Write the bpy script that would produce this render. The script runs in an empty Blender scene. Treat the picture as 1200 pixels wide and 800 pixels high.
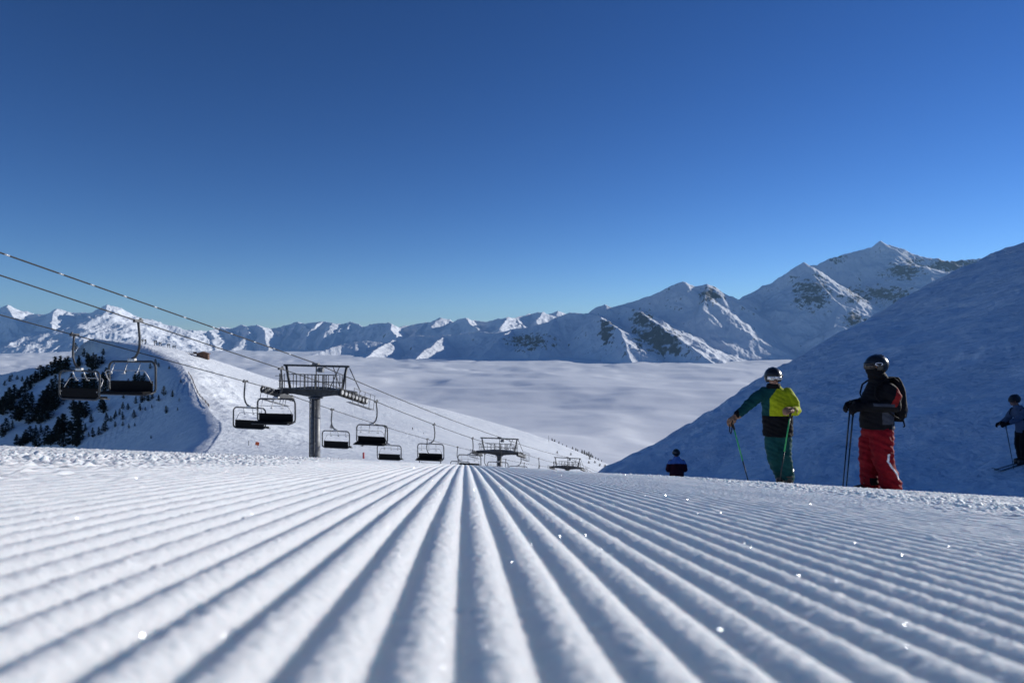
import bpy, bmesh, math, random
import numpy as np
from mathutils import Vector, Matrix

random.seed(7)
RNG = np.random.default_rng(11)
S = bpy.context.scene
COL = S.collection
R = math.radians

# ------------------------------------------------------------------ camera, sky, sun, exposure
SUN_AZ, SUN_EL = R(62.0), R(15.5)      # azimuth clockwise from +Y (view direction) towards +X
F = 800.0                              # focal length in pixels of the 1200 px wide photograph

cam_d = bpy.data.cameras.new('camera')
cam = bpy.data.objects.new('camera', cam_d)
COL.objects.link(cam)
cam.location = (0, 0, 0)
cam.rotation_euler = (R(90), 0, 0)
cam_d.sensor_fit = 'HORIZONTAL'
cam_d.sensor_width = 36.0
cam_d.lens = 24.0
cam_d.clip_start = 0.02
cam_d.clip_end = 200000
cam_d.dof.use_dof = True
cam_d.dof.focus_distance = 3.2
cam_d.dof.aperture_fstop = 7.0
cam_d.dof.aperture_blades = 0
S.camera = cam

world = bpy.data.worlds.new('World')
S.world = world
world.use_nodes = True
wn = world.node_tree.nodes
bg = wn['Background']
sky = wn.new('ShaderNodeTexSky')
sky.sky_type = 'NISHITA'
sky.sun_disc = False
sky.sun_elevation = SUN_EL
sky.sun_rotation = SUN_AZ
sky.altitude = 2400
sky.air_density = 0.85
sky.dust_density = 0.0
sky.ozone_density = 1.5
dim = wn.new('ShaderNodeVectorMath'); dim.operation = 'MULTIPLY'       # a polarised, deep mountain sky
dim.inputs[1].default_value = (0.655, 0.67, 0.72)
gam = wn.new('ShaderNodeGamma'); gam.inputs[1].default_value = 1.33
hsv = wn.new('ShaderNodeHueSaturation'); hsv.inputs['Saturation'].default_value = 1.25; hsv.inputs['Hue'].default_value = 0.506
world.node_tree.links.new(sky.outputs[0], hsv.inputs['Color'])
world.node_tree.links.new(hsv.outputs[0], dim.inputs[0])
world.node_tree.links.new(dim.outputs[0], gam.inputs[0])
world.node_tree.links.new(gam.outputs[0], bg.inputs[0])
bg.inputs[1].default_value = 0.093

sun_d = bpy.data.lights.new('sun', 'SUN')
sun_d.energy = 5.0
sun_d.angle = R(0.53)
sun_d.color = (1.0, 0.98, 0.935)
sun = bpy.data.objects.new('sun', sun_d)
COL.objects.link(sun)
sv = Vector((math.sin(SUN_AZ) * math.cos(SUN_EL), math.cos(SUN_AZ) * math.cos(SUN_EL), math.sin(SUN_EL)))
sun.rotation_euler = sv.to_track_quat('Z', 'Y').to_euler()

S.view_settings.view_transform = 'Standard'
S.view_settings.look = 'None'
S.view_settings.exposure = 0.06
S.view_settings.gamma = 1.0
S.render.engine = 'CYCLES'
S.cycles.use_denoising = True
S.cycles.max_bounces = 8
S.cycles.diffuse_bounces = 6
S.cycles.sample_clamp_indirect = 6

# ------------------------------------------------------------------ noise
def _hash(ix, iy, seed):
    h = (ix.astype(np.int64) * 374761393 + iy.astype(np.int64) * 668265263 + seed * 2147483647) & 0xffffffff
    h = ((h ^ (h >> 13)) * 1274126177) & 0xffffffff
    return ((h ^ (h >> 16)) & 0xffff) / 65535.0

def gnoise(x, y, seed=0):
    """Gradient noise, about -1..1."""
    ix = np.floor(x); iy = np.floor(y)
    fx = x - ix; fy = y - iy
    u = fx * fx * fx * (fx * (fx * 6 - 15) + 10); v = fy * fy * fy * (fy * (fy * 6 - 15) + 10)
    def g(a, b):
        an = _hash(ix + a, iy + b, seed) * 2 * np.pi
        return np.cos(an) * (fx - a) + np.sin(an) * (fy - b)
    n0 = g(0, 0) * (1 - u) + g(1, 0) * u
    n1 = g(0, 1) * (1 - u) + g(1, 1) * u
    return (n0 * (1 - v) + n1 * v) * 1.5

def fbm(x, y, octs=4, seed=0, gain=0.5):
    s = 0; a = 1.0; f = 1.0
    for o in range(octs):
        s = s + a * gnoise(x * f + 17.3 * o, y * f - 9.1 * o, seed + o)
        a *= gain; f *= 2.03
    return s

def ridged(x, y, octs=5, seed=0, gain=0.5):
    s = 0; a = 1.0; f = 1.0; w = 1.0
    for o in range(octs):
        n = 1 - np.abs(gnoise(x * f + 5.7 * o, y * f + 3.3 * o, seed + o))
        n = n * n
        s = s + a * n * w
        w = np.clip(n * 1.5, 0, 1)
        a *= gain; f *= 2.1
    return s

def sstep(a, b, x):
    t = np.clip((x - a) / (b - a), 0, 1)
    return t * t * (3 - 2 * t)

# ------------------------------------------------------------------ terrain heights
GH, GS, GK, GT = 0.091, 0.151, 0.0024, 0.05
def piste(x, y):
    y0 = 18.4
    yc = np.maximum(y, 0)
    p = np.where(yc < y0, GS * yc + GK * yc * yc, GS * y0 + GK * y0 * y0 + 0.27 * (yc - y0)) + np.minimum(y, 0) * 0.12
    q = x + 0.069 * y
    return -(GH + p) - GT * 25 * np.tanh(q / 25) - 0.0125 * (np.sqrt(q * q + 0.09) - 0.3) * sstep(30, 10, np.abs(q))

def P3(px, py, d):
    return ((px - 600) / F * d, d, (400 - py) / F * d)

CTRL = [(150, 402, 350), (190, 405.5, 352), (235, 417, 355), (330, 448, 365), (400, 460, 372), (475, 470, 380), (560, 490, 370), (640, 515, 350), (718, 547, 320),
        (185, 411, 325), (205, 421, 300), (225, 445, 250), (240, 475, 200), (259, 497, 160), (240, 531, 118),
        (300, 476, 250), (330, 503, 180), (330, 536, 110), (450, 541, 110), (430, 503, 220), (560, 548, 130), (612, 540, 200), (500, 500, 270), (380, 475, 290), (280, 440, 320), (600, 575, 90), (400, 575, 80)]
_cp = np.array([P3(*c) for c in CTRL])
def _tps(r2):
    return r2 * np.log(r2 + 1e-6)
def _fit(cp):
    n = len(cp); sc = 100.0
    P = cp[:, :2] / sc
    d2 = ((P[:, None] - P[None]) ** 2).sum(-1)
    A = np.zeros((n + 3, n + 3)); A[:n, :n] = _tps(d2) + np.eye(n) * 1e-4
    A[:n, n] = 1; A[:n, n + 1:] = P; A[n, :n] = 1; A[n + 1:, :n] = P.T
    b = np.zeros(n + 3); b[:n] = cp[:, 2]
    return P, np.linalg.solve(A, b), sc
_P, _w, _sc = _fit(_cp)
def knoll(x, y):
    X = x / _sc; Y = y / _sc
    z = _w[-3] + _w[-2] * X + _w[-1] * Y
    for i in range(len(_P)):
        z = z + _w[i] * _tps((X - _P[i, 0]) ** 2 + (Y - _P[i, 1]) ** 2)
    return z
_LX = np.array([-999., 110, 150, 185, 207, 214, 224, 232, 241, 252, 259, 258, 250, 240, 215, 170])
_LD = np.array([2000., 360, 350, 325, 300, 278, 250, 225, 203, 180, 160, 147, 132, 118, 95, 60])[::-1]
_LXr = _LX[::-1]
_ld = np.linspace(75, 350, 160)
_lx = (np.interp(_ld, _LD, _LXr) - 600) / F * _ld
_lz = knoll(_lx, _ld)
RA = np.array([P3(*c) for c in [(-420, 540, 560), (-150, 473, 490), (-60, 455, 450), (0, 439, 420), (40, 431, 405), (90, 418, 380), (125, 407, 362), (150, 402, 350)]])
def seg_tent(x, y, line, slope):
    best = np.full(x.shape, -1e9)
    for a, b in zip(line[:-1], line[1:]):
        dx, dy = b[0] - a[0], b[1] - a[1]
        t = np.clip(((x - a[0]) * dx + (y - a[1]) * dy) / (dx * dx + dy * dy), 0, 1)
        d = np.hypot(x - a[0] - t * dx, y - a[1] - t * dy)
        best = np.maximum(best, a[2] + (b[2] - a[2]) * t - slope * d)
    return best
_cd = np.array([[(c[0] - 600) / F, c[2]] for c in CTRL[:9]])
def hillside(x, y):
    """The knoll across the dip: sunny back to the right of the lip, steep shaded flank to the left."""
    X = x / np.maximum(y, 1)
    s = knoll(x, y)
    u = np.maximum(y - np.interp(X, _cd[:, 0], _cd[:, 1]), 0)
    s = s - np.where(u < 50, u * u / 100 * 0.6, 0.6 * (u - 25))
    px = 600 + F * X
    left = px < np.interp(y, _LD, _LXr)
    zf = seg_tent(x, y, RA, 0.62)
    best = np.full(x.shape, 1e18); bz = np.zeros(x.shape)
    for i in range(len(_ld)):
        d2 = (x - _lx[i]) ** 2 + (y - _ld[i]) ** 2
        m = d2 < best
        best = np.where(m, d2, best); bz = np.where(m, _lz[i], bz)
    dist = np.sqrt(best)
    zt = bz - np.where(dist < 8, dist * dist / 16 * 0.75, 0.75 * (dist - 4))
    fl = np.maximum(zf, zt)
    rough = 1.2 * fbm(x / 28, y / 28, 4, 5) * np.clip(dist / 12, 0, 1)
    s = s + 0.55 * ridged(x / 9, y / 14, 3, 19) * sstep(30, 8, dist) * sstep(0, 6, dist) * sstep(140, 170, y) * sstep(345, 320, y)
    return np.where(left, fl + rough, s + 0.25 * fbm(x / 40, y / 40, 3, 8) * sstep(60, 120, y))
_RX = np.array([-0.2, 0.05, 0.144, 0.25, 0.369, 0.5, 0.625, 0.75, 0.875, 1.2, 1.6, 2.0, 2.6, 4.0])
_RD = np.array([30., 36, 39.8, 43.7, 50.7, 59.3, 66, 67.8, 66, 50, 34, 24, 16, 10])
def shade_slope(x, y):
    z = -3.3 + 0.415 * (x - 13) - 0.055 * (y - 18)
    X = x / np.maximum(y, 0.5)
    u = y - np.interp(X, _RX, _RD)
    u = np.maximum(u, 0)
    u1 = 0.45 * x + y + 1.5 * gnoise(x / 14, y / 14, 33)
    z = z + 0.27 * fbm(x / 9, y / 7, 4, 31) + 0.16 * ridged((0.9 * x - 0.45 * y) / 9, u1 / 1.6, 3, 35) * sstep(-0.3, 0.4, gnoise(x / 11, y / 9, 37)) + 0.07 * fbm(x / 1.3, y / 2.0, 3, 36)
    z = z - np.where(u < 3, u * u / 6 * 0.9, 0.9 * (u - 1.5))
    return z
def terrain(x, y):
    p = piste(x, y)
    w = sstep(60, 110, y)
    base = np.where(w > 0, p * (1 - w) + hillside(x, y) * w, p) if np.any(w > 0) else p
    r = np.where(y > 2, shade_slope(x, np.maximum(y, 2)), -1e3)
    k = 0.35
    m = np.maximum(base, r)
    dd = np.abs(base - r)
    z = m + np.where(dd < k * 2, (1 - dd / (2 * k)) ** 2 * k * 0.5, 0)
    return np.maximum(z, -345)

def hit(px, py, dmin=60.0, dmax=700.0):
    """The first point of the terrain seen at this place of the photograph, beyond dmin."""
    d = np.geomspace(dmin, dmax, 1600)
    X = (px - 600) / F; e = (400 - py) / F
    g = terrain(X * d, d) - e * d
    i = np.argmax(g > 0) if np.any(g > 0) else int(np.argmax(g / d))
    return X * d[i], d[i]
def gz(x, y):
    return float(terrain(np.array([float(x)]), np.array([float(y)]))[0])

# ------------------------------------------------------------------ materials
def mat(name, color, rough=0.6, metal=0.0, var=0.0, vscale=20.0, bump=0.0, bscale=60.0, spec=0.5, coat=0.0, stretch=None, color2=None):
    m = bpy.data.materials.new(name); m.use_nodes = True
    nt = m.node_tree; b = nt.nodes['Principled BSDF']
    b.inputs['Base Color'].default_value = (*color, 1)
    b.inputs['Roughness'].default_value = rough
    b.inputs['Metallic'].default_value = metal
    b.inputs['Specular IOR Level'].default_value = spec
    b.inputs['Coat Weight'].default_value = coat
    tc = nt.nodes.new('ShaderNodeTexCoord')
    src = tc.outputs['Object']
    if stretch:
        mp = nt.nodes.new('ShaderNodeMapping'); mp.inputs['Scale'].default_value = stretch
        nt.links.new(src, mp.inputs[0]); src = mp.outputs[0]
    if var > 0 or color2:
        n = nt.nodes.new('ShaderNodeTexNoise'); n.inputs['Scale'].default_value = vscale; n.inputs['Detail'].default_value = 5
        nt.links.new(src, n.inputs['Vector'])
        r = nt.nodes.new('ShaderNodeValToRGB')
        c2 = color2 or tuple(min(1, c * (1 + var)) for c in color)
        c1 = color if color2 else tuple(c * (1 - var) for c in color)
        r.color_ramp.elements[0].position = 0.35; r.color_ramp.elements[1].position = 0.65
        r.color_ramp.elements[0].color = (*c1, 1); r.color_ramp.elements[1].color = (*c2, 1)
        nt.links.new(n.outputs[0], r.inputs[0]); nt.links.new(r.outputs[0], b.inputs['Base Color'])
    if bump > 0:
        n2 = nt.nodes.new('ShaderNodeTexNoise'); n2.inputs['Scale'].default_value = bscale; n2.inputs['Detail'].default_value = 6
        nt.links.new(src, n2.inputs['Vector'])
        bp = nt.nodes.new('ShaderNodeBump'); bp.inputs['Strength'].default_value = 1.0; bp.inputs['Distance'].default_value = bump
        nt.links.new(n2.outputs[0], bp.inputs['Height']); nt.links.new(bp.outputs[0], b.inputs['Normal'])
    return m

def snow_mat(name, layers, color=(0.86, 0.88, 0.92), rough=0.55, sss=False, streak=False):
    """layers: (noise scale, bump distance, stretch)"""
    m = bpy.data.materials.new(name); m.use_nodes = True
    nt = m.node_tree; b = nt.nodes['Principled BSDF']
    b.inputs['Base Color'].default_value = (*color, 1)
    b.inputs['Roughness'].default_value = rough
    b.inputs['Specular IOR Level'].default_value = 0.25
    tc = nt.nodes.new('ShaderNodeTexCoord'); prev = None
    for sc, dist, st in layers:
        mp = nt.nodes.new('ShaderNodeMapping'); mp.inputs['Scale'].default_value = st
        nt.links.new(tc.outputs['Object'], mp.inputs[0])
        n = nt.nodes.new('ShaderNodeTexNoise'); n.inputs['Scale'].default_value = sc; n.inputs['Detail'].default_value = 6; n.inputs['Roughness'].default_value = 0.6
        nt.links.new(mp.outputs[0], n.inputs['Vector'])
        bp = nt.nodes.new('ShaderNodeBump'); bp.inputs['Distance'].default_value = dist
        nt.links.new(n.outputs[0], bp.inputs['Height'])
        if prev: nt.links.new(prev.outputs[0], bp.inputs['Normal'])
        prev = bp
    nt.links.new(prev.outputs[0], b.inputs['Normal'])
    if streak:      # wind crust and old tracks: streaks of duller snow lying across the slope
        mp = nt.nodes.new('ShaderNodeMapping'); mp.inputs['Scale'].default_value = (0.25, 1.0, 1.0); mp.inputs['Rotation'].default_value = (0, 0, 0.42)
        nt.links.new(tc.outputs['Object'], mp.inputs[0])
        n = nt.nodes.new('ShaderNodeTexNoise'); n.inputs['Scale'].default_value = 0.45; n.inputs['Detail'].default_value = 8; n.inputs['Roughness'].default_value = 0.68; n.inputs['Distortion'].default_value = 0.6
        nt.links.new(mp.outputs[0], n.inputs['Vector'])
        r = nt.nodes.new('ShaderNodeValToRGB'); r.color_ramp.elements[0].position = 0.40; r.color_ramp.elements[1].position = 0.62
        r.color_ramp.elements[0].color = (color[0] * 0.88, color[1] * 0.895, color[2] * 0.91, 1); r.color_ramp.elements[1].color = (0.95, 0.965, 0.98, 1)
        nt.links.new(n.outputs[0], r.inputs[0]); nt.links.new(r.outputs[0], b.inputs['Base Color'])
    if sss:
        b.inputs['Subsurface Weight'].default_value = 1.0
        b.inputs['Subsurface Radius'].default_value = (0.8, 0.95, 1.0)
        b.inputs['Subsurface Scale'].default_value = 0.015
    return m

M = {}
M['snow_near'] = snow_mat('groomed snow', [(380, 0.0024, (1, 1, 1)), (1400, 0.0006, (1, 1, 1))], (0.885, 0.925, 0.945), sss=True)
M['snow_hill'] = snow_mat('hill snow', [(0.22, 0.5, (1, 1, 1)), (1.1, 0.30, (1, 0.5, 1)), (0.7, 0.35, (0.25, 1.3, 1)), (5, 0.05, (1, 1, 1))], (0.89, 0.92, 0.945), streak=True)

# ------------------------------------------------------------------ objects: naming and building helpers
def tag(o, label=None, cat=None, group=None, kind=None):
    if label: o['label'] = label
    if cat: o['category'] = cat
    if group: o['group'] = group
    if kind: o['kind'] = kind
    return o

def empty(name, loc=(0, 0, 0), rz=0.0):
    o = bpy.data.objects.new(name, None); COL.objects.link(o)
    o.location = loc; o.rotation_euler = (0, 0, rz); o.empty_display_size = 0.3
    return o

def link_mesh(name, me, m=None, parent=None):
    o = bpy.data.objects.new(name, me); COL.objects.link(o)
    if m is not None:
        for mm in (m if isinstance(m, (list, tuple)) else [m]): me.materials.append(mm)
    if parent is not None: o.parent = parent
    return o

def grid_mesh(name, V, m, parent=None, smooth=True):
    """V: rows x cols x 3 array"""
    r, c, _ = V.shape
    me = bpy.data.meshes.new(name)
    idx = np.arange(r * c, dtype=np.int32).reshape(r, c)
    q = np.stack([idx[:-1, :-1], idx[:-1, 1:], idx[1:, 1:], idx[1:, :-1]], -1).reshape(-1, 4)
    n = len(q)
    me.vertices.add(r * c); me.vertices.foreach_set('co', V.astype(np.float32).ravel())
    me.loops.add(n * 4); me.loops.foreach_set('vertex_index', q.ravel())
    me.polygons.add(n); me.polygons.foreach_set('loop_start', np.arange(n, dtype=np.int32) * 4)
    me.polygons.foreach_set('use_smooth', np.full(n, smooth))
    me.update(calc_edges=True)
    return link_mesh(name, me, m, parent)

class MB:
    """Collects simple shapes and links them as ONE mesh object."""
    def __init__(self):
        self.bm = bmesh.new()
    def box(self, c, s, rot=None, bev=0.0):
        r = bmesh.ops.create_cube(self.bm, size=1.0)
        vs = r['verts']
        bmesh.ops.scale(self.bm, vec=s, verts=vs)
        if bev > 0:
            es = list({e for v in vs for e in v.link_edges})
            rr = bmesh.ops.bevel(self.bm, geom=es, offset=bev, segments=2, profile=0.5, affect='EDGES')
            vs = list({v for f in rr['faces'] for v in f.verts} | {v for v in vs if v.is_valid})
        if rot is not None: bmesh.ops.rotate(self.bm, cent=(0, 0, 0), matrix=rot, verts=vs)
        bmesh.ops.translate(self.bm, vec=c, verts=vs)
        return self
    def tube(self, pts, r, seg=8, cap=True, flat=1.0):
        pts = [Vector(p) for p in pts]
        n = len(pts)
        rs = r if isinstance(r, (list, tuple)) else [r] * n
        rings = []; up = None
        for i, p in enumerate(pts):
            t = (pts[min(i + 1, n - 1)] - pts[max(i - 1, 0)]).normalized()
            if up is None:
                up = Vector((0, 0, 1)) if abs(t.z) < 0.9 else Vector((0, 1, 0))
            a = t.cross(up); a.normalize(); b = a.cross(t); b.normalize(); up = b
            rings.append([self.bm.verts.new(p + a * math.cos(k * 2 * math.pi / seg) * rs[i] + b * math.sin(k * 2 * math.pi / seg) * rs[i] * flat) for k in range(seg)])
        for q, w in zip(rings[:-1], rings[1:]):
            for k in range(seg):
                f = self.bm.faces.new((q[k], q[(k + 1) % seg], w[(k + 1) % seg], w[k])); f.smooth = True
        if cap:
            self.bm.faces.new(rings[0][::-1]); self.bm.faces.new(rings[-1])
        return self
    def rings(self, rr, seg=20, phase=0.0, sq=0.0):
        """stack of horizontal ellipses (cx, cy, cz, rx, ry)"""
        rings = []
        for cx, cy, cz, rx, ry in rr:
            ring = []
            for k in range(seg):
                a = k * 2 * math.pi / seg + phase
                c, s = math.cos(a), math.sin(a)
                p = 1 - sq
                c = math.copysign(abs(c) ** p, c); s = math.copysign(abs(s) ** p, s)
                ring.append(self.bm.verts.new((cx + rx * c, cy + ry * s, cz)))
            rings.append(ring)
        for q, w in zip(rings[:-1], rings[1:]):
            for k in range(seg):
                f = self.bm.faces.new((q[k], q[(k + 1) % seg], w[(k + 1) % seg], w[k])); f.smooth = True
        self.bm.faces.new(rings[0][::-1]); self.bm.faces.new(rings[-1])
        return self
    def ball(self, c, s, seg=14, rot=None):
        r = bmesh.ops.create_uvsphere(self.bm, u_segments=seg, v_segments=max(6, seg // 2 + 1), radius=1.0)
        vs = r['verts']
        bmesh.ops.scale(self.bm, vec=s if isinstance(s, (tuple, list)) else (s, s, s), verts=vs)
        if rot is not None: bmesh.ops.rotate(self.bm, cent=(0, 0, 0), matrix=rot, verts=vs)
        bmesh.ops.translate(self.bm, vec=c, verts=vs)
        for v in vs:
            for f in v.link_faces: f.smooth = True
        return self
    def mesh(self, name):
        bmesh.ops.recalc_face_normals(self.bm, faces=self.bm.faces[:])
        me = bpy.data.meshes.new(name); self.bm.to_mesh(me); self.bm.free()
        return me
    def build(self, name, m, parent=None):
        return link_mesh(name, self.mesh(name), m, parent)

def copy_tree(o, parent=None):
    c = o.copy(); COL.objects.link(c); c.parent = parent
    for ch in list(o.children): copy_tree(ch, c)
    return c

def frame_z(dirv):
    return Vector(dirv).to_track_quat('Z', 'Y').to_matrix()

# ------------------------------------------------------------------ ground near the camera: groomed corduroy
PITCH = 0.035
def near_height(s, y, detail=True):
    """s: distance across the grooves; returns x, z"""
    x = s - 0.069 * y
    z = piste(x, y)
    wob = 0.0035 * gnoise(s / 0.5, y / 1.2, 3) + 0.0008 * gnoise(s / 0.09, y / 0.35, 4)
    ph = (s + wob + 0.004) / PITCH
    a = np.abs(np.sin(np.pi * ph))
    prof = np.sqrt(a * a + 0.006) - 0.0775
    # groomed strip against churned snow at its sides
    edge = 0.15 * fbm(s / 0.5, y / 0.8, 3, 12)
    lump_w = np.maximum(sstep(0.62, 1.05, -s + edge - 0.02 * y) , sstep(0.95, 1.7, s + edge * 1.4 - 0.05 * y)) * sstep(0.6, 1.3, y)
    lump_w = np.maximum(lump_w, sstep(1.25, 1.7, np.abs(s)))
    amp = 0.0080 * (1 + 0.25 * gnoise(s / 0.25, y / 0.9, 6)) * (1 - 0.75 * lump_w)
    z = z + amp * prof - 0.0055 * (1 - lump_w)
    # crumbs along the ridge crowns
    g1 = gnoise(s / 0.011, y / 0.014, 21)
    g2 = gnoise(s / 0.0055, y / 0.0062, 22)
    z = z + (0.00032 * g1 + 0.0011 * g2 + 0.005 * np.maximum(gnoise(s / 0.013, y / 0.015, 27) - 0.58, 0)) * (0.35 + 0.9 * a)
    # churned lumps
    l1 = fbm(s / 0.06, y / 0.07, 4, 41, 0.62)
    l2 = np.maximum(gnoise(s / 0.026, y / 0.03, 47) - 0.15, 0)
    mid = 0.25 * sstep(1.6, 4.5, y)
    z = z + np.maximum(lump_w, mid * 0.5) * (0.005 * l1 + 0.017 * l2 + 0.007 * np.maximum(gnoise(s / 0.012, y / 0.014, 61), 0) + 0.003)
    c = np.maximum(gnoise(s / 0.03, y / 0.03, 52) - 0.70, 0)
    z = z + c * 0.02 * (0.25 + lump_w)
    return x, z

def near_patch(name, svals, yvals, drop=0.0):
    Sg, Yg = np.meshgrid(svals, yvals)
    x, z = near_height(Sg, Yg)
    V = np.stack([x, Yg, z - drop], -1)
    return grid_mesh(name, V, M['snow_near'])

def yrows(y0, y1, px):
    """rows spaced about px picture rows apart on the descending slope"""
    out = [y0]
    while out[-1] < y1:
        d = out[-1]; out.append(d + min(max(px * d * d / 73.0, 0.0012), 0.03))
    return np.array(out)
o = near_patch('groomed_piste', np.arange(-1.75, 1.9, PITCH / 17), yrows(0.10, 1.7, 0.95))
tag(o, kind='structure')
sv2 = np.concatenate([-np.geomspace(14, 4.2, 60)[:-1], np.arange(-4.2, -1.6, 0.011), np.arange(-1.6, 1.9, PITCH / 8), np.arange(1.9, 7.5, 0.012), np.geomspace(7.5, 16, 60)])
o = near_patch('piste_snow', sv2, np.concatenate([np.arange(1.62, 3.0, 0.009), np.arange(3.0, 6.0, 0.014), np.arange(6, 15, 0.05)]), 0.0015)
tag(o, kind='structure')
# churned snow to both sides of the camera
for s0, s1 in ((-7.5, -1.72), (1.86, 7.5)):
    o = near_patch('piste_side', np.arange(s0, s1, 0.018), np.arange(-2.0, 1.66, 0.02), 0.001)
    tag(o, kind='structure')
# the same slope around and behind the camera, a little lower, so that the sheet has no hole
xs = np.linspace(-40, 40, 321); ys = np.linspace(-25, 16, 165)
Xg, Yg = np.meshgrid(xs, ys)
cut = (((np.abs(Xg) < 7) & (Yg > -1.7) & (Yg < 15)) | ((np.abs(Xg) < 12) & (Yg > 2) & (Yg < 15))) * 0.1
grid = grid_mesh('piste_ground', np.stack([Xg, Yg, piste(Xg, Yg) - 0.012 + 0.008 * fbm(Xg / 0.8, Yg / 0.8, 3, 66) - cut], -1), M['snow_hill'])
tag(grid, kind='structure')

# ------------------------------------------------------------------ the mountain flank we stand on, the knoll and the shaded slope
az = np.linspace(-1.25, 2.9, 1500)            # x / y
az = np.concatenate([np.linspace(-2.2, -0.95, 120)[:-1], np.linspace(-0.95, 0.95, 1150), np.linspace(0.95, 3.2, 220)[1:]])
rr = np.concatenate([np.arange(13.5, 80, 0.42), np.geomspace(80, 130, 60)[1:], np.geomspace(130, 460, 330)[1:], np.geomspace(460, 1300, 40)[1:]])
A_, R_ = np.meshgrid(az, rr)
Xg, Yg = A_ * R_, R_
o = grid_mesh('mountain_terrain', np.stack([Xg, Yg, terrain(Xg, Yg)], -1), M['snow_hill'])
tag(o, kind='structure')
# the shaded slope to the side, nearer than the sheet above begins
xs = np.linspace(7, 60, 260); ys = np.linspace(2.2, 14, 70)
Xg, Yg = np.meshgrid(xs, ys)
zz = np.where(shade_slope(Xg, Yg) > piste(Xg, Yg) - 0.3, terrain(Xg, Yg), piste(Xg, Yg) - 0.08)
o = grid_mesh('shaded_slope', np.stack([Xg, Yg, zz - 0.01], -1), M['snow_hill'])
tag(o, kind='structure')

# ------------------------------------------------------------------ far mountains and the sea of cloud
def mountain_mat(name, rock=(0.055, 0.055, 0.062), lo=0.52, hi=0.62, scale=1.0):
    m = bpy.data.materials.new(name); m.use_nodes = True
    nt = m.node_tree; b = nt.nodes['Principled BSDF']; L = nt.links
    b.inputs['Roughness'].default_value = 0.8; b.inputs['Specular IOR Level'].default_value = 0.1
    tc = nt.nodes.new('ShaderNodeTexCoord')
    geo = nt.nodes.new('ShaderNodeNewGeometry')
    sep = nt.nodes.new('ShaderNodeSeparateXYZ'); L.new(geo.outputs['Normal'], sep.inputs[0])
    n1 = nt.nodes.new('ShaderNodeTexNoise'); n1.inputs['Scale'].default_value = 0.011 / scale; n1.inputs['Detail'].default_value = 10; n1.inputs['Roughness'].default_value = 0.75
    mp = nt.nodes.new('ShaderNodeMapping'); mp.inputs['Scale'].default_value = (1, 1, 0.4); L.new(tc.outputs['Object'], mp.inputs[0]); L.new(mp.outputs[0], n1.inputs['Vector'])
    # steepness 1 - nz, plus broken noise
    st = nt.nodes.new('ShaderNodeMath'); st.operation = 'SUBTRACT'; st.inputs[0].default_value = 1.0; L.new(sep.outputs['Z'], st.inputs[1])
    mul = nt.nodes.new('ShaderNodeMath'); mul.operation = 'MULTIPLY_ADD'; L.new(n1.outputs[0], mul.inputs[0]); mul.inputs[1].default_value = 1.5; L.new(st.outputs[0], mul.inputs[2])
    at = nt.nodes.new('ShaderNodeAttribute'); at.attribute_name = 'rock'
    ad = nt.nodes.new('ShaderNodeMath'); ad.operation = 'MULTIPLY_ADD'; L.new(at.outputs['Fac'], ad.inputs[0]); ad.inputs[1].default_value = 0.34; L.new(mul.outputs[0], ad.inputs[2])
    rp = nt.nodes.new('ShaderNodeValToRGB'); rp.color_ramp.elements[0].position = lo; rp.color_ramp.elements[1].position = hi
    rp.color_ramp.elements[0].color = (0.85, 0.87, 0.91, 1); rp.color_ramp.elements[1].color = (*rock, 1)
    sc = nt.nodes.new('ShaderNodeMath'); sc.operation = 'MULTIPLY'; sc.inputs[1].default_value = 0.5; L.new(ad.outputs[0], sc.inputs[0])
    L.new(sc.outputs[0], rp.inputs[0]); L.new(rp.outputs[0], b.inputs['Base Color'])
    n2 = nt.nodes.new('ShaderNodeTexNoise'); n2.inputs['Scale'].default_value = 0.012 / scale; n2.inputs['Detail'].default_value = 8; n2.inputs['Roughness'].default_value = 0.6
    L.new(mp.outputs[0], n2.inputs['Vector'])
    bp = nt.nodes.new('ShaderNodeBump'); bp.inputs['Distance'].default_value = 16 * scale; L.new(n2.outputs[0], bp.inputs['Height']); L.new(bp.outputs[0], b.inputs['Normal'])
    return m

def pk(px, py, d):
    return ((px - 600) / F * d * 1000, d * 1000, (400 - py) / F * d * 1000)

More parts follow.
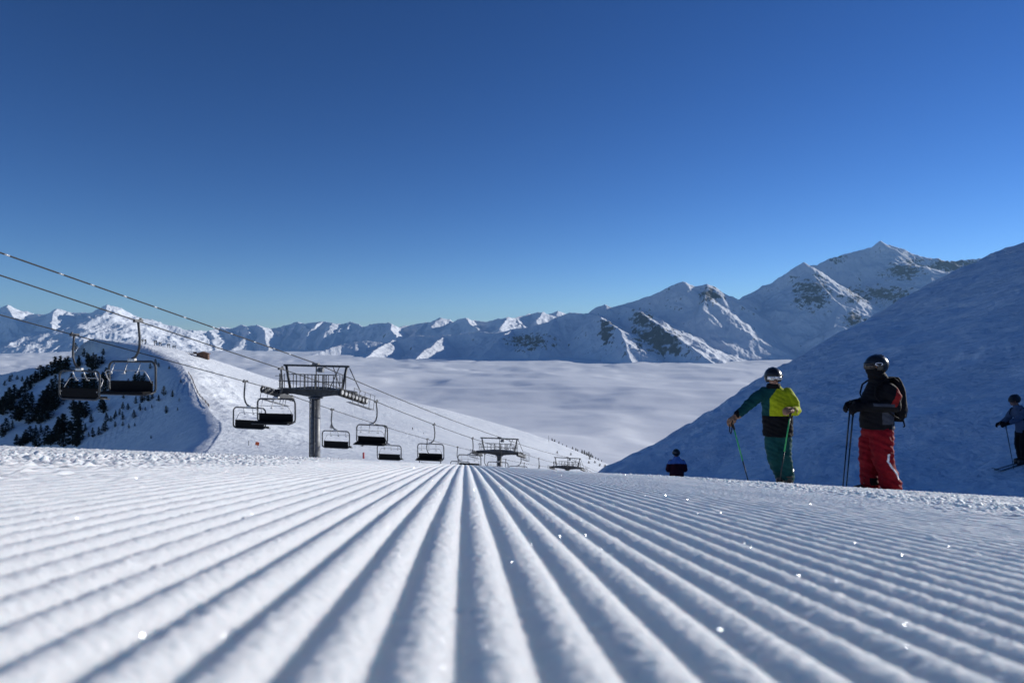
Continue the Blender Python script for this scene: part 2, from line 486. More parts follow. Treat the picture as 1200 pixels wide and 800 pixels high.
def mountain(name, lines, px0, px1, d0, d1, ncol, nrow, m, rough=90.0, wl=900.0, warp=120.0, seed=1, rocks=(), cmin=0.3, rib=18):
    X = np.linspace((px0 - 600) / F, (px1 - 600) / F, ncol)
    D = np.geomspace(d0 * 1000, d1 * 1000, nrow)
    Xg, Dg = np.meshgrid(X, D)
    x = Xg * Dg; y = Dg
    wx = x + warp * fbm(x / wl, y / wl, 4, seed + 50); wy = y + warp * fbm(x / wl + 31, y / wl + 7, 4, seed + 60)
    h = np.full(x.shape, -1e9); dn = np.full(x.shape, 1e9)
    for line, slope in lines:
        for a, b in zip(line[:-1], line[1:]):
            a = pk(*a); b = pk(*b)
            dx, dy = b[0] - a[0], b[1] - a[1]
            t = np.clip(((wx - a[0]) * dx + (wy - a[1]) * dy) / (dx * dx + dy * dy), 0, 1)
            d = np.hypot(wx - a[0] - t * dx, wy - a[1] - t * dy)
            # concave flanks: steep under the crest, gentler lower down
            sl = slope
            if isinstance(slope, tuple):        # unequal flanks, blended smoothly round the ends
                sd = (dx * (wy - a[1] - t * dy) - dy * (wx - a[0] - t * dx)) / (math.hypot(dx, dy) * d + 1e-6)
                sl = (slope[0] + slope[1]) / 2 + (slope[1] - slope[0]) / 2 * np.clip(sd * 1.3, -1, 1)
            hh = a[2] + (b[2] - a[2]) * t - sl * (d - 0.16 * np.maximum(d - 700, 0))
            upd = hh > h
            dn = np.where(upd, d, dn); h = np.maximum(h, hh)
    damp = np.clip(dn / 350, cmin, 1)
    h = h + rough * (ridged(wx / wl, wy / wl, 6, seed, 0.5) - 0.9) * damp + 9 * fbm(x / 150, y / 150, 4, seed + 9, 0.6)
    h = h + rib * (ridged(x / 330 + 0.3 * gnoise(x / 700, y / 700, 2), y / 900, 4, seed + 21, 0.55) - 0.8) * np.clip(dn / 200, 0.2, 1)
    h = np.maximum(h, -420)
    rk = np.zeros(x.shape)
    pxg = 600 + F * Xg; pyg = 400 - F * h / Dg
    for cx, cy, rx, ry, dd0, dd1 in rocks:      # places where the mountain is bare rock
        rk = np.maximum(rk, np.clip(1.35 - np.hypot((pxg - cx) / rx, (pyg - cy) / ry), 0, 1) * ((Dg > dd0 * 1000) & (Dg < dd1 * 1000)))
    h = h + rk * 30 * (ridged(x / 260, y / 260, 4, seed + 13) - 0.7)
    o = grid_mesh(name, np.stack([x, y, np.maximum(h, -420)], -1), m)
    at = o.data.attributes.new('rock', 'FLOAT', 'POINT')
    at.data.foreach_set('value', rk.astype(np.float32).ravel())
    tag(o, kind='structure')
    return o

def spurs(sky, seed, dl, foot, every=1, side=None):
    """short ridges falling from the crest nodes towards the valley"""
    r = random.Random(seed); out = []
    for i, (px, py, d) in enumerate(sky):
        if i % every: continue
        k = r.uniform(0.55, 1.0)
        sgn = side if side else r.choice([-1, 1])
        a = (px, py, d)
        mid = (px + sgn * r.uniform(2, 12), py + (foot - py) * 0.45 * k, d - dl * 0.45 * k)
        end = (px + sgn * r.uniform(6, 26), py + (foot - py) * (0.95 + 0.3 * k), d - dl * k)
        out.append(([a, mid, end], (r.uniform(0.75, 0.95), r.uniform(0.38, 0.6))))
    return out

MM1 = mountain_mat('far mountain snow and rock', scale=1.5, lo=0.60, hi=0.66)
MM2 = mountain_mat('massif snow and rock', scale=1.0, lo=0.585, hi=0.635)

far_sky = [(-120, 372, 29), (-60, 366, 28), (-20, 370, 28), (0, 366, 28), (8, 356, 28), (15, 364, 28), (25, 368, 28), (45, 367, 27.5), (60, 369, 27), (68, 361, 27), (80, 365, 27), (92, 367, 27), (105, 366, 27), (118, 360, 27), (125, 357, 27), (132, 364, 26.5), (145, 371, 26)]
near_dome = [(118, 368, 21), (135, 370, 21.8), (152, 371, 22.6), (165, 371.5, 23.2), (180, 376, 24), (200, 383, 25), (220, 390, 26), (240, 396, 27), (262, 404, 28)]
mid_sky = [(205, 388, 24.29), (225, 387, 24.88), (245, 387, 25.58), (262, 383, 26.65), (272, 385, 27), (285, 380, 27), (292, 383, 25.87), (302, 381, 25.79), (320, 384, 26.85), (335, 381, 27), (347, 377, 27), (357, 380, 26.07), (376, 376, 26.0), (388, 379, 25.39), (400, 380, 25.49), (408, 377, 25.67), (425, 383, 24.5), (440, 380, 23.82), (455, 378, 23.29), (470, 384, 24.29), (484, 380, 24.93), (500, 377, 24.11), (508, 379, 24.83), (515, 372, 23.96), (520, 376, 24.24), (530, 377, 23.35), (545, 373, 22.15), (556, 375, 23.04), (575, 376, 22.34), (590, 373, 21.66), (605, 371, 22.82), (620, 368, 23.71), (633, 366, 23.21), (640, 368, 24.32), (652, 364, 24.41), (668, 368, 24.84), (690, 372, 24.13)]
lines = [(far_sky, 0.7), (near_dome, 0.42), (mid_sky, 0.62)] + spurs(far_sky, 3, 5.5, 404) + spurs(mid_sky, 8, 4.5, 409)
lines += [([(165, 371.5, 23), (150, 385, 21), (120, 402, 19.5)], 0.4), ([(125, 358, 27), (108, 378, 25), (60, 398, 22.5), (20, 407, 21)], 0.6)]
mountain('far_mountain_range', lines, -190, 740, 16.0, 34, 1150, 330, MM1, rough=90, wl=1300, warp=130, seed=3, cmin=0.5, rib=30)

dark_ridge = [(360, 417, 13.0), (378, 411, 13.4), (400, 404, 13.8), (430, 399, 14.0), (450, 401, 14), (470, 397, 14.0), (490, 393, 14.0), (515, 394, 13.9), (540, 391, 13.8), (560, 389, 13.6), (580, 390, 13.4), (600, 386, 13.2), (620, 383, 13.0), (640, 377, 12.9), (655, 371, 12.8), (668, 366, 12.8), (690, 367, 12.7)]
main_sky = [(668, 370, 12.9), (690, 366.5, 12.8), (700, 359, 12.8), (709, 356.5, 12.8), (718, 360, 12.8), (730, 357, 12.9), (745, 351, 13), (760, 347, 13), (775, 341, 13.1), (788, 334, 13.2), (799, 329, 13.2), (812, 335, 13.2), (822, 334, 13.2), (829, 332.5, 13.2), (840, 337, 13.3), (852, 345, 13.4), (866, 351, 13.5), (884, 348, 14), (900, 342, 14.2), (912, 337, 14.3), (922, 327, 14.3), (932, 318, 14.3), (941, 306.5, 14.3)]
summit = [(941, 311, 15.4), (957, 311, 15.8), (968, 304, 16), (985, 299, 16.1), (1000, 295, 16.2), (1015, 291, 16.2), (1024, 289, 16.2), (1033, 282, 16.2), (1041, 290, 16.2), (1052, 297, 16.2), (1064, 302, 16.2), (1076, 306, 16.2), (1090, 308, 16.2), (1100, 306, 16.2), (1112, 307, 16.2), (1125, 305, 16.2), (1140, 304, 16.2), (1160, 302, 16.2), (1200, 305, 16.2), (1300, 320, 16.2)]
pyramid = [(941, 306.5, 14.3), (950, 317, 14.0), (958, 327, 13.7), (968, 338, 13.4), (976, 347, 13.1), (985, 357, 12.8), (998, 370, 12.4), (1013, 382, 12.0), (1040, 405, 11.4)]
lit_spur = [(730, 357, 12.9), (742, 361, 12.4), (752, 368, 12.0), (762, 375, 11.6), (772, 381, 11.2), (780, 387, 11.0), (795, 397, 10.6), (815, 411, 10.1), (838, 428, 9.6)]
lit_fan = [(765, 374, 12.2), (785, 385, 11.8), (800, 394, 11.5), (822, 402, 11.0), (845, 412, 10.5), (868, 428, 9.9)]
bowl_spur = [(690, 366.5, 12.8), (702, 370, 12.0), (712, 377, 11.6), (726, 387, 11.0), (733, 400, 10.5), (742, 428, 9.8)]
lines = [(dark_ridge, 0.66), (main_sky, 0.8), (summit, 0.85), (pyramid, (0.68, 0.98)), (lit_spur, (0.95, 0.47)), (bowl_spur, (0.85, 0.5)),
         ([(1033, 284.5, 16.2), (1036, 300, 15.8), (1043, 316, 15.4), (1050, 322, 15.1), (1075, 332, 14.6), (1100, 345, 14)], (0.8, 0.42)),
         ([(829, 332.5, 13.2), (826, 345, 12.8), (822, 362, 12.3)], (0.9, 0.7)),
         ([(600, 386, 13.2), (580, 402, 12.0), (560, 426, 10.9)], 0.5), ([(520, 394, 13.9), (500, 408, 12.4), (480, 426, 11.2)], 0.5), ([(650, 372, 12.8), (640, 395, 11.8), (628, 428, 10.6)], 0.5),
         ([(460, 398, 14), (440, 410, 12.8), (425, 424, 11.6)], 0.5),
         ([(985, 357, 12.8), (975, 385, 12.0), (962, 410, 11.2)], 0.5), ([(978, 381, 11.8), (972, 396, 11.5), (960, 410, 11.3)], (0.8, 0.42)), ([(1000, 368, 12.6), (1008, 384, 12.2), (1000, 400, 11.9)], (0.8, 0.42))]
mountain('mountain_massif', lines, 330, 1260, 9.2, 18.5, 1250, 420, MM2, rough=48, wl=1000, warp=45, seed=5,
         rocks=[(770, 397, 36, 20, 9, 12.5), (712, 385, 10, 16, 9, 13), (832, 345, 14, 12, 12, 14), (752, 374, 14, 12, 10, 13), (1035, 345, 55, 14, 12, 16.2), (1060, 318, 30, 16, 12, 17), (1000, 375, 16, 12, 11, 13), (950, 345, 26, 22, 12, 15), (980, 300, 12, 8, 14, 17), (1120, 310, 40, 10, 14, 17), (620, 400, 40, 12, 10, 14)])

def cloud_sea():
    X = np.concatenate([np.linspace(-3, -1.05, 60)[:-1], np.linspace(-1.05, 1.05, 900), np.linspace(1.05, 3, 60)[1:]])
    # rows even in the picture: z = -300 -> py = 400 + 240000 / d
    D = 240000.0 / np.linspace(3.4, 300, 560)[::-1]
    Xg, Dg = np.meshgrid(X, D)
    x = Xg * Dg; y = Dg
    wx = x + 260 * fbm(x / 900, y / 900, 3, 71); wy = y + 260 * fbm(x / 900 + 5, y / 900 + 3, 3, 72)
    z = -300 + 48 * fbm(wx / 1500, wy / 2300, 3, 81, 0.4) + 3 * fbm(wx / 420, wy / 330, 3, 84, 0.4)
    far = sstep(4500, 8500, y) * sstep(30000, 14000, y)
    z = z + far * 24 * (np.abs(fbm(wx / 700, wy / 1100, 2, 91, 0.4)) - 0.3)
    m = bpy.data.materials.new('cloud'); m.use_nodes = True
    nt = m.node_tree; b = nt.nodes['Principled BSDF']
    b.inputs['Base Color'].default_value = (0.93, 0.94, 0.95, 1); b.inputs['Specular IOR Level'].default_value = 0.75; b.inputs['Roughness'].default_value = 0.62
    tc = nt.nodes.new('ShaderNodeTexCoord'); n = nt.nodes.new('ShaderNodeTexNoise'); n.inputs['Scale'].default_value = 0.004; n.inputs['Detail'].default_value = 7; n.inputs['Roughness'].default_value = 0.5
    nt.links.new(tc.outputs['Object'], n.inputs['Vector'])
    bp = nt.nodes.new('ShaderNodeBump'); bp.inputs['Distance'].default_value = 5; nt.links.new(n.outputs[0], bp.inputs['Height']); nt.links.new(bp.outputs[0], b.inputs['Normal'])
    o = grid_mesh('cloud_sea', np.stack([x, y, z], -1), m)
    tag(o, 'soft white sea of cloud filling the valley below the peaks', 'cloud', kind='stuff')
cloud_sea()

# ------------------------------------------------------------------ the air
def haze():
    bm = bmesh.new()
    x0, x1, y0, y1, z0, z1 = -75000, 75000, -3000, 73000, -450, 2600
    vs = [bm.verts.new((x, y, z)) for x in (x0, x1) for y in (y0, y1) for z in (z0, z1)]
    for f in ((0, 1, 3, 2), (4, 6, 7, 5), (0, 4, 5, 1), (2, 3, 7, 6), (0, 2, 6, 4), (1, 5, 7, 3)): bm.faces.new([vs[i] for i in f])
    bmesh.ops.recalc_face_normals(bm, faces=bm.faces[:])
    me = bpy.data.meshes.new('haze'); bm.to_mesh(me); bm.free()
    m = bpy.data.materials.new('air'); m.use_nodes = True; nt = m.node_tree
    nt.nodes.remove(nt.nodes['Principled BSDF'])
    v = nt.nodes.new('ShaderNodeVolumePrincipled')
    v.inputs['Color'].default_value = (0.36, 0.66, 1.0, 1)
    v.inputs['Density'].default_value = HAZE
    v.inputs['Anisotropy'].default_value = 0.1
    nt.links.new(v.outputs[0], nt.nodes['Material Output'].inputs['Volume'])
    o = link_mesh('haze', me, m)
    tag(o, 'thin blue air in front of the far peaks', 'haze', kind='stuff')
HAZE = 1.25e-5
haze()

# ------------------------------------------------------------------ chairlift
M['steel_dark'] = mat('dark galvanised steel', (0.05, 0.053, 0.058), 0.5, 0.5, var=0.3, vscale=6)
M['steel'] = mat('galvanised steel', (0.15, 0.155, 0.165), 0.5, 0.4, var=0.25, vscale=5)
M['steel_pale'] = mat('pale worn steel', (0.5, 0.5, 0.5), 0.4, 0.4, var=0.2, vscale=9)
M['seat'] = mat('black seat padding', (0.007, 0.007, 0.008), 0.8, var=0.2, vscale=14, spec=0.15)
M['rope'] = mat('steel rope', (0.018, 0.019, 0.021), 0.7)
M['rubber'] = mat('sheave rubber', (0.02, 0.02, 0.02), 0.8)
M['orange'] = mat('orange plastic', (0.75, 0.13, 0.03), 0.6, var=0.15)
M['red_paint'] = mat('red pole paint', (0.5, 0.05, 0.05), 0.6, var=0.2)

LX0, LM = -25.0, 0.294                       # lift line in plan: x = LX0 + LM * y
LDIR = Vector((LM, 1, 0)).normalized(); LRZ = -math.atan(LM)
PYL = [43.0, 80.0, 117.5]
def rope_pts(px_y, n=14, sag=0.35):
    """points through fixed points with a little sag between them"""
    out = []
    for (a, b) in zip(px_y[:-1], px_y[1:]):
        for i in range(n):
            t = i / n
            p = Vector(a).lerp(Vector(b), t); p.z -= sag * 4 * t * (1 - t)
            out.append(p)
    out.append(Vector(px_y[-1])); return out
HALF = 2.75
def side_x(y, sgn): return LX0 + LM * y + sgn * HALF * math.sqrt(1 + LM * LM)
ROPE_KEYS = {-1: [(14, 4.2), (26.6, 1.06), (43, -2.95), (80, -12.85), (117.5, -21.6), (170, -36)], 1: [(14, 3.75), (21.3, 2.03), (43, -3.40), (80, -13.15), (117.5, -21.75), (170, -36)]}
ROPES = {}
for sgn, keys in ROPE_KEYS.items():
    pts = [(side_x(y, sgn), y, z) for y, z in keys]
    fine = rope_pts(pts[:3], 12, 0.0) [:-1] + rope_pts(pts[2:], 16, 0.28)
    # continue up to the summit station behind the camera
    a = Vector(pts[0]); d = (a - Vector(pts[1])).normalized()
    fine = [a + d * 40, a + d * 20] + fine
    ROPES[sgn] = fine
    o = MB().tube(fine, 0.024, 6).build('haul_rope', M['rope'])
    tag(o, ['taut dark haul rope, the lowest of the cables, carrying the lower line of chairs', 'taut dark haul rope carrying the upper line of chairs past the pylons'][sgn > 0], 'cable', 'haul ropes of the chairlift')
def rope_z(y, sgn):
    p = ROPES[sgn]
    for a, b in zip(p[:-1], p[1:]):
        if a.y <= y <= b.y: return a.z + (b.z - a.z) * (y - a.y) / (b.y - a.y)
    return p[-1].z

def make_chair():
    root = empty('chairlift_chair')
    m = MB().tube([(0, 0, 0.02), (0.03, 0, -0.25), (0.07, 0, -0.62), (0.06, 0, -0.95), (-0.02, 0, -1.2), (-0.14, 0, -1.36), (-0.3, 0, -1.42)], 0.045, 8)
    hg = m.build('hanger', M['steel_dark'], root)
    MB().box((0, 0, 0.03), (0.10, 0.42, 0.12), bev=0.02).box((0, 0.12, 0.10), (0.07, 0.08, 0.1), bev=0.01).build('rope_grip', M['steel_dark'], hg)
    MB().box((-0.3, 0, -1.47), (0.34, 0.14, 0.12), bev=0.025).build('mount', M['steel_pale'], root)
    cx, hw, zt, zb, r = -0.3, 1.12, -1.53, -2.76, 0.24
    loop = []
    for (sx, sz, a0) in ((1, 1, 90), (1, -1, 0), (-1, -1, -90), (-1, 1, 180)):
        for k in range(6):
            a = R(a0 - k * 18)
            loop.append((cx + sx * (hw - r) + r * math.cos(a), 0, (zt - r if sz > 0 else zb + r) + r * math.sin(a)))
    loop.append(loop[0])
    MB().tube(loop, 0.042, 8, cap=False).build('frame', M['steel_dark'], root)
    MB().box((cx, -0.03, -2.47), (2.02, 0.07, 0.40), Matrix.Identity(3), 0.03).build('backrest', M['seat'], root)
    s = MB().box((cx, -0.28, -2.70), (2.02, 0.50, 0.09), None, 0.03).build('seat', M['seat'], root)
    f = MB().tube([(cx - 1.12, 0.0, -2.68), (cx - 1.13, -0.25, -2.74), (cx - 1.09, -0.52, -2.77), (cx + 1.09, -0.52, -2.77), (cx + 1.13, -0.25, -2.74), (cx + 1.12, 0.0, -2.68)], 0.028, 6)
    f.build('seat_rail', M['steel_dark'], root)
    # raised restraint bar with its footrests
    rb = MB().tube([(cx - 0.98, 0.02, -2.45), (cx - 1.0, -0.2, -2.15), (cx - 0.96, -0.32, -1.93), (cx - 0.86, -0.34, -1.86), (cx + 0.86, -0.34, -1.86), (cx + 0.96, -0.32, -1.93), (cx + 1.0, -0.2, -2.15), (cx + 0.98, 0.02, -2.45)], 0.018, 6).build('restraint_bar', M['steel_pale'], root)
    for k in (-1, 0, 1):
        x = cx + k * 0.62
        MB().tube([(x - 0.12, -0.10, -1.56), (x - 0.04, -0.26, -1.78), (x, -0.36, -1.90), (x + 0.0, -0.42, -1.98), (x + 0.09, -0.42, -1.94)], 0.017, 6).box((x + 0.02, -0.43, -1.97), (0.16, 0.05, 0.03), None, 0.01).build('footrest', M['steel_pale'], rb)
    return root
chair = make_chair()
FIRST = True
def put_chair(y, sgn, label, scale=1.0):
    global FIRST
    c = chair if FIRST else copy_tree(chair)
    FIRST = False
    c.location = (side_x(y, sgn), y, rope_z(y, sgn) - 0.02)
    c.rotation_euler = (0, random.uniform(-0.012, 0.012) , LRZ + (0 if sgn > 0 else math.pi))
    tag(c, label, 'lift chair', 'empty chairs hanging along the chairlift')
hi = ['empty grey framed chair with black seat, the first on the upper rope below the sky', 'empty chair with black seat hanging just before the tall lift pylon, under its crossarm',
      'empty chair on the upper rope just beyond the tall pylon, in front of white slope', 'empty chair on the upper rope midway between the tall pylon and the second pylon',
      'small empty chair on the upper rope just before the second pylon']
lo_ = ['empty chair with closed dark back hanging against the wooded shady hillside', 'empty chair seen from behind on the lower rope, above the orange piste marker',
       'empty chair seen from behind on the lower rope, beside the column of the tall pylon', 'small low chair on the lower rope, second past the tall pylon',
       'small chair half sunk behind the snow crest, under another chair between two pylons', 'small chair on the lower rope half hidden behind the chair before the second pylon']
tail = 'tiny chair half hidden by the snow crest around or past the second pylon'
for i, y in enumerate([26.3, 35.0, 44.9, 54.2, 62.9, 71.2, 78.6, 86.8, 95.0, 103.5]):
    put_chair(y, 1, hi[i] if i < len(hi) else tail)
for i, y in enumerate([29.8, 40.7, 50.0, 58.2, 66.7, 74.6, 83.5, 92.0, 101.0, 110.0]):
    put_chair(y, -1, lo_[i] if i < len(lo_) else tail)

def make_pylon():
    """local frame: origin on the rope level at the lift axis; x across, y along the lift"""
    root = empty('lift_pylon')
    col = MB().tube([(0, 0, -0.25), (0, 0, -4), (0, 0, -13.5)], [0.28, 0.31, 0.39], 24).tube([(0, 0, -0.42), (0, 0, -0.34)], [0.46, 0.46], 20)
    col.build('column', M['steel'], root)
    ld = MB()
    for x in (-0.08, 0.24):
        ld.box((x, -0.50, -6.7), (0.06, 0.06, 12.6))
    for k in range(40): ld.box((0.08, -0.50, -0.7 - 0.31 * k), (0.32, 0.035, 0.035))
    for k in range(6): ld.box((0.08, -0.42, -1 - 2.2 * k), (0.34, 0.16, 0.05))
    ld.build('ladder', M['steel_dark'], root)
    # tapering crossarm, a box girder a little lower at its ends
    cb = bmesh.new(); secs = [(-2.85, -0.06, 0.13, 0.15), (-1.5, 0.02, 0.20, 0.20), (-0.5, 0.0, 0.30, 0.24), (0.5, 0.0, 0.30, 0.24), (1.5, 0.02, 0.20, 0.20), (2.85, -0.06, 0.13, 0.15)]
    prev = None
    for x, z, hh, hd in secs:
        r = [cb.verts.new((x, -hd, z - hh)), cb.verts.new((x, hd, z - hh)), cb.verts.new((x, hd, z + hh)), cb.verts.new((x, -hd, z + hh))]
        if prev:
            for k in range(4): cb.faces.new((prev[k], prev[(k + 1) % 4], r[(k + 1) % 4], r[k]))
        else: cb.faces.new(r[::-1])
        prev = r
    cb.faces.new(prev)
    m = MB(); m.bm.free(); m.bm = cb
    m.build('crossarm', M['steel_dark'], root)
    # upper service frame
    fr = MB().box((0.0, 0, 1.62), (4.7, 0.12, 0.13), None, 0.02)
    for sx in (-1, 1):
        fr.tube([(sx * 1.85, 0, 0.1), (sx * 2.16, 0, 1.58)], 0.085, 8)
    fr.tube([(0.02, 0, 0.2), (0.02, 0, 1.6)], 0.04, 6)
    fr.tube([(0.95, 0, 0.15), (1.65, 0, 1.55)], 0.03, 6).tube([(1.75, 0.05, 0.15), (1.2, 0.05, 1.55)], 0.03, 6)
    fr.tube([(2.2, 0.3, 1.5), (2.65, 0.9, 0.0)], 0.03, 6)
    fr.build('service_frame', M['steel_dark'], root)
    # catwalk with railings
    cw = MB()
    for y in (-0.62,):
        cw.box((0, y, 0.20), (4.4, 0.42, 0.04))
    rl = MB()
    for y in (-0.83, -0.42):
        for x in (-2.35, -2.0, -1.35, -0.85, -0.5, -0.3, 0.25, 0.45, 0.8, 1.0, 1.15, 1.5, 1.95, 2.35):
            if (x * 7 + y * 3) % 1 < 0.15: continue
            rl.box((x, y, 0.66), (0.04, 0.04, 0.9))
        rl.box((0.2, y, 1.1), (3.4, 0.035, 0.035)); rl.box((0.1, y, 0.66), (4.5, 0.03, 0.03))
        rl.box((-2.18, y, 0.98), (0.38, 0.035, 0.035))
    cw.build('catwalk', M['steel_dark'], root); rl.build('railing', M['steel_dark'], root)
    MB().box((0.42, -0.1, 1.38), (0.34, 0.26, 0.30), None, 0.03).tube([(0.30, -0.24, 1.36), (0.30, -0.32, 1.36)], [0.06, 0.10], 10).build('loudspeaker', M['steel'], root)
    MB().box((0, 0, 1.74), (0.42, 0.3, 0.12), None, 0.02).build('cable_clamp', M['steel'], root)
    # sheave trains along the rope
    th = math.atan(0.255)
    for sx in (-1, 1):
        rot = Matrix.Rotation(-th, 3, 'X')
        tr = MB().box((sx * (HALF - 0.14), 0, -0.34), (0.10, 3.3, 0.24), None, 0.02)
        for yy in (-0.85, 0.85): tr.box((sx * (HALF - 0.14), yy, -0.22), (0.08, 1.2, 0.16), None, 0.02)
        bmesh.ops.rotate(tr.bm, cent=(0, 0, 0), matrix=rot, verts=tr.bm.verts[:])
        t = tr.build('sheave_train', M['steel_dark'], root)
        for k in range(8):
            w = MB(); c = Vector((sx * HALF, -1.55 + k * 0.443, -0.24))
            w.tube([c + Vector((-0.05, 0, 0)), c + Vector((0.05, 0, 0))], 0.205, 18)
            w2 = MB().tube([c + Vector((-0.075, 0, 0)), c + Vector((0.075, 0, 0))], 0.13, 14)
            for q in (w, w2): bmesh.ops.rotate(q.bm, cent=(0, 0, 0), matrix=rot, verts=q.bm.verts[:])
            w.build('sheave', M['rubber'], t)
            w2.build('sheave_hub', M['steel_pale'], t)
        kw = MB().box((sx * (HALF + 0.35), 0.3, -0.75), (0.35, 3.0, 0.03))
        for yy in (-1.0, -0.3, 0.4, 1.1, 1.7): kw.box((sx * (HALF + 0.5), yy, -0.3), (0.03, 0.03, 0.9))
        kw.box((sx * (HALF + 0.5), 0.35, 0.13), (0.03, 2.8, 0.03))
        bmesh.ops.rotate(kw.bm, cent=(0, 0, 0), matrix=rot, verts=kw.bm.verts[:])
        kw.build('side_walkway', M['steel'], root)
    return root
pyl = make_pylon()
lab = ['tall grey lift pylon with railed crossarm, standing closest behind the snow crest', 'second lift pylon with wide dark crossarm, its column sunk behind the crest', 'smallest lift pylon, only its crossarm showing above the snow crest']
for i, y in enumerate(PYL):
    p = pyl if i == 0 else copy_tree(pyl)
    z = (rope_z(y, 1) + rope_z(y, -1)) / 2
    p.location = (LX0 + LM * y, y, z + 0.02); p.rotation_euler = (0, 0, LRZ)
    if i == 0: p.rotation_euler = (0, R(0.6), LRZ)
    tag(p, lab[i], 'lift pylon', 'pylons of the chairlift')
# signal cable over the pylon tops, with spiral wraps
keys = [(14, 5.75), (24, 3.1), (43, -1.38), (80, -11.2), (117.5, -19.9), (170, -34)]
kp = [(LX0 + LM * y, y, z) for y, z in keys]
cp = rope_pts(kp[:3], 12, 0.0)[:-1] + rope_pts(kp[2:], 16, 0.2)
d = (cp[0] - cp[2]).normalized(); cp = [cp[0] + d * 40] + cp
sc_ = MB().tube(cp, 0.030, 6).build('signal_cable', M['rope'])
tag(sc_, 'thick black signal cable with pale wraps running above the haul ropes to the pylon tops', 'cable')
for k in range(12):
    y = 22.8 + k * 1.6 + random.uniform(-0.25, 0.25)
    i = next(j for j in range(len(cp) - 1) if cp[j].y <= y <= cp[j + 1].y)
    a, b = cp[i], cp[i + 1]; p = a.lerp(b, (y - a.y) / (b.y - a.y)); dd = (b - a).normalized()
    MB().tube([p - dd * 0.10, p + dd * 0.10], 0.033, 8).build('cable_wrap', M['steel_pale'], sc_)

# ------------------------------------------------------------------ things on the knoll
M['wood'] = mat('dark weathered timber', (0.10, 0.05, 0.03), 0.8, var=0.35, vscale=3, stretch=(1, 1, 6))
M['roof'] = mat('brown shingle roof', (0.17, 0.10, 0.075), 0.85, var=0.3, vscale=4)
M['wood_red'] = mat('reddish boards', (0.12, 0.06, 0.042), 0.8, var=0.3, vscale=3)
M['glass'] = mat('dark window glass', (0.02, 0.025, 0.03), 0.1)
def hut():
    x, y = hit(237, 419.5, 200)
    y += 2; x = (238 - 600) / F * y
    z = gz(x, y)
    root = empty('wooden_hut', (x, y, z), R(14))
    tag(root, 'small brown wooden hut with low gabled roof on the skyline of the knoll', 'hut')
    w, dp, h = 5.4, 4.4, 2.2
    b = MB(); bm = b.bm
    pr = [(-w / 2, -1.5), (w / 2, -1.5), (w / 2, h), (0, h + 0.9), (-w / 2, h)]
    fa = [bm.verts.new((px_, -dp / 2, pz)) for px_, pz in pr]; fb = [bm.verts.new((px_, dp / 2, pz)) for px_, pz in pr]
    bm.faces.new(fa); bm.faces.new(fb[::-1])
    for k in range(5): bm.faces.new((fa[k], fa[(k + 1) % 5], fb[(k + 1) % 5], fb[k]))
    b.build('wall', M['wood'], root)
    rf = MB()
    for sx in (-1, 1):
        ang = math.atan2(0.9, w / 2)
        rf.box((sx * (w / 4 + 0.18), 0, h + 0.58), (w / 2 + 0.75, dp + 1.0, 0.16), Matrix.Rotation(sx * ang, 3, 'Y')) if False else None
        q = MB().box((0, 0, 0), ((w / 2 + 0.7) / math.cos(ang), dp + 1.0, 0.16), Matrix.Rotation(sx * ang, 3, 'Y'))
        bmesh.ops.translate(q.bm, vec=(sx * (w / 4 + 0.33), 0, h + 0.9 - (w / 4 + 0.33) * 0.9 / (w / 2) + 0.1), verts=q.bm.verts[:])
        q.build('roof_slope', M['roof'], root)
    rf.bm.free()
    MB().box((0.9, -dp / 2 - 0.03, 1.0), (0.9, 0.05, 1.9)).build('door', M['wood_red'], root)
    for xx in (-1.5,):
        f = MB().box((xx, -dp / 2 - 0.03, 1.35), (1.0, 0.06, 0.9)).build('window', M['wood_red'], root)
        MB().box((xx, -dp / 2 - 0.065, 1.35), (0.8, 0.02, 0.7)).build('pane', M['glass'], f)
    # terrace beside it
    t = empty('timber_terrace', (x - 5.5, y - 0.5, gz(x - 5.5, y - 0.5)), R(8))
    tag(t, 'low reddish timber terrace with railing beside the hut', 'terrace')
    MB().box((0, 0, 0.35), (5.6, 2.4, 0.25)).build('deck', M['wood'], t)
    MB().box((1.9, -1.1, 0.85), (1.7, 0.1, 0.9)).build('screen', M['wood_red'], t)
    rl = MB()
    for k in range(5): rl.box((-2.7 + 0.9 * k, -1.15, 0.85), (0.09, 0.09, 0.8))
    rl.box((-0.9, -1.15, 1.2), (3.8, 0.08, 0.1)); rl.build('railing', M['wood'], t)
hut()
# weathered fence along the lip of the knoll
def lip_fence():
    d = np.linspace(262, 196, 26); X = np.interp(d, _LD, _LXr) + 1.2
    x = (X - 600) / F * d
    root = empty('wooden_fence', (x[0], d[0], gz(x[0], d[0])))
    tag(root, 'weathered brown snow fence following the shadowed lip of the knoll', 'fence')
    pts = [Vector((a, b, gz(a, b))) for a, b in zip(x, d)]
    o0 = root.location
    for k, p in enumerate(pts):
        if k % 3 == 0: MB().box((p.x - o0.x, p.y - o0.y, p.z - o0.z + 0.45), (0.14, 0.14, 1.1)).build('post', M['wood'], root)
    for hz in (0.35, 0.75):
        MB().tube([(p.x - o0.x, p.y - o0.y - 0.1, p.z - o0.z + hz) for p in pts], 0.08, 4).build('rail', M['wood'], root)
lip_fence()
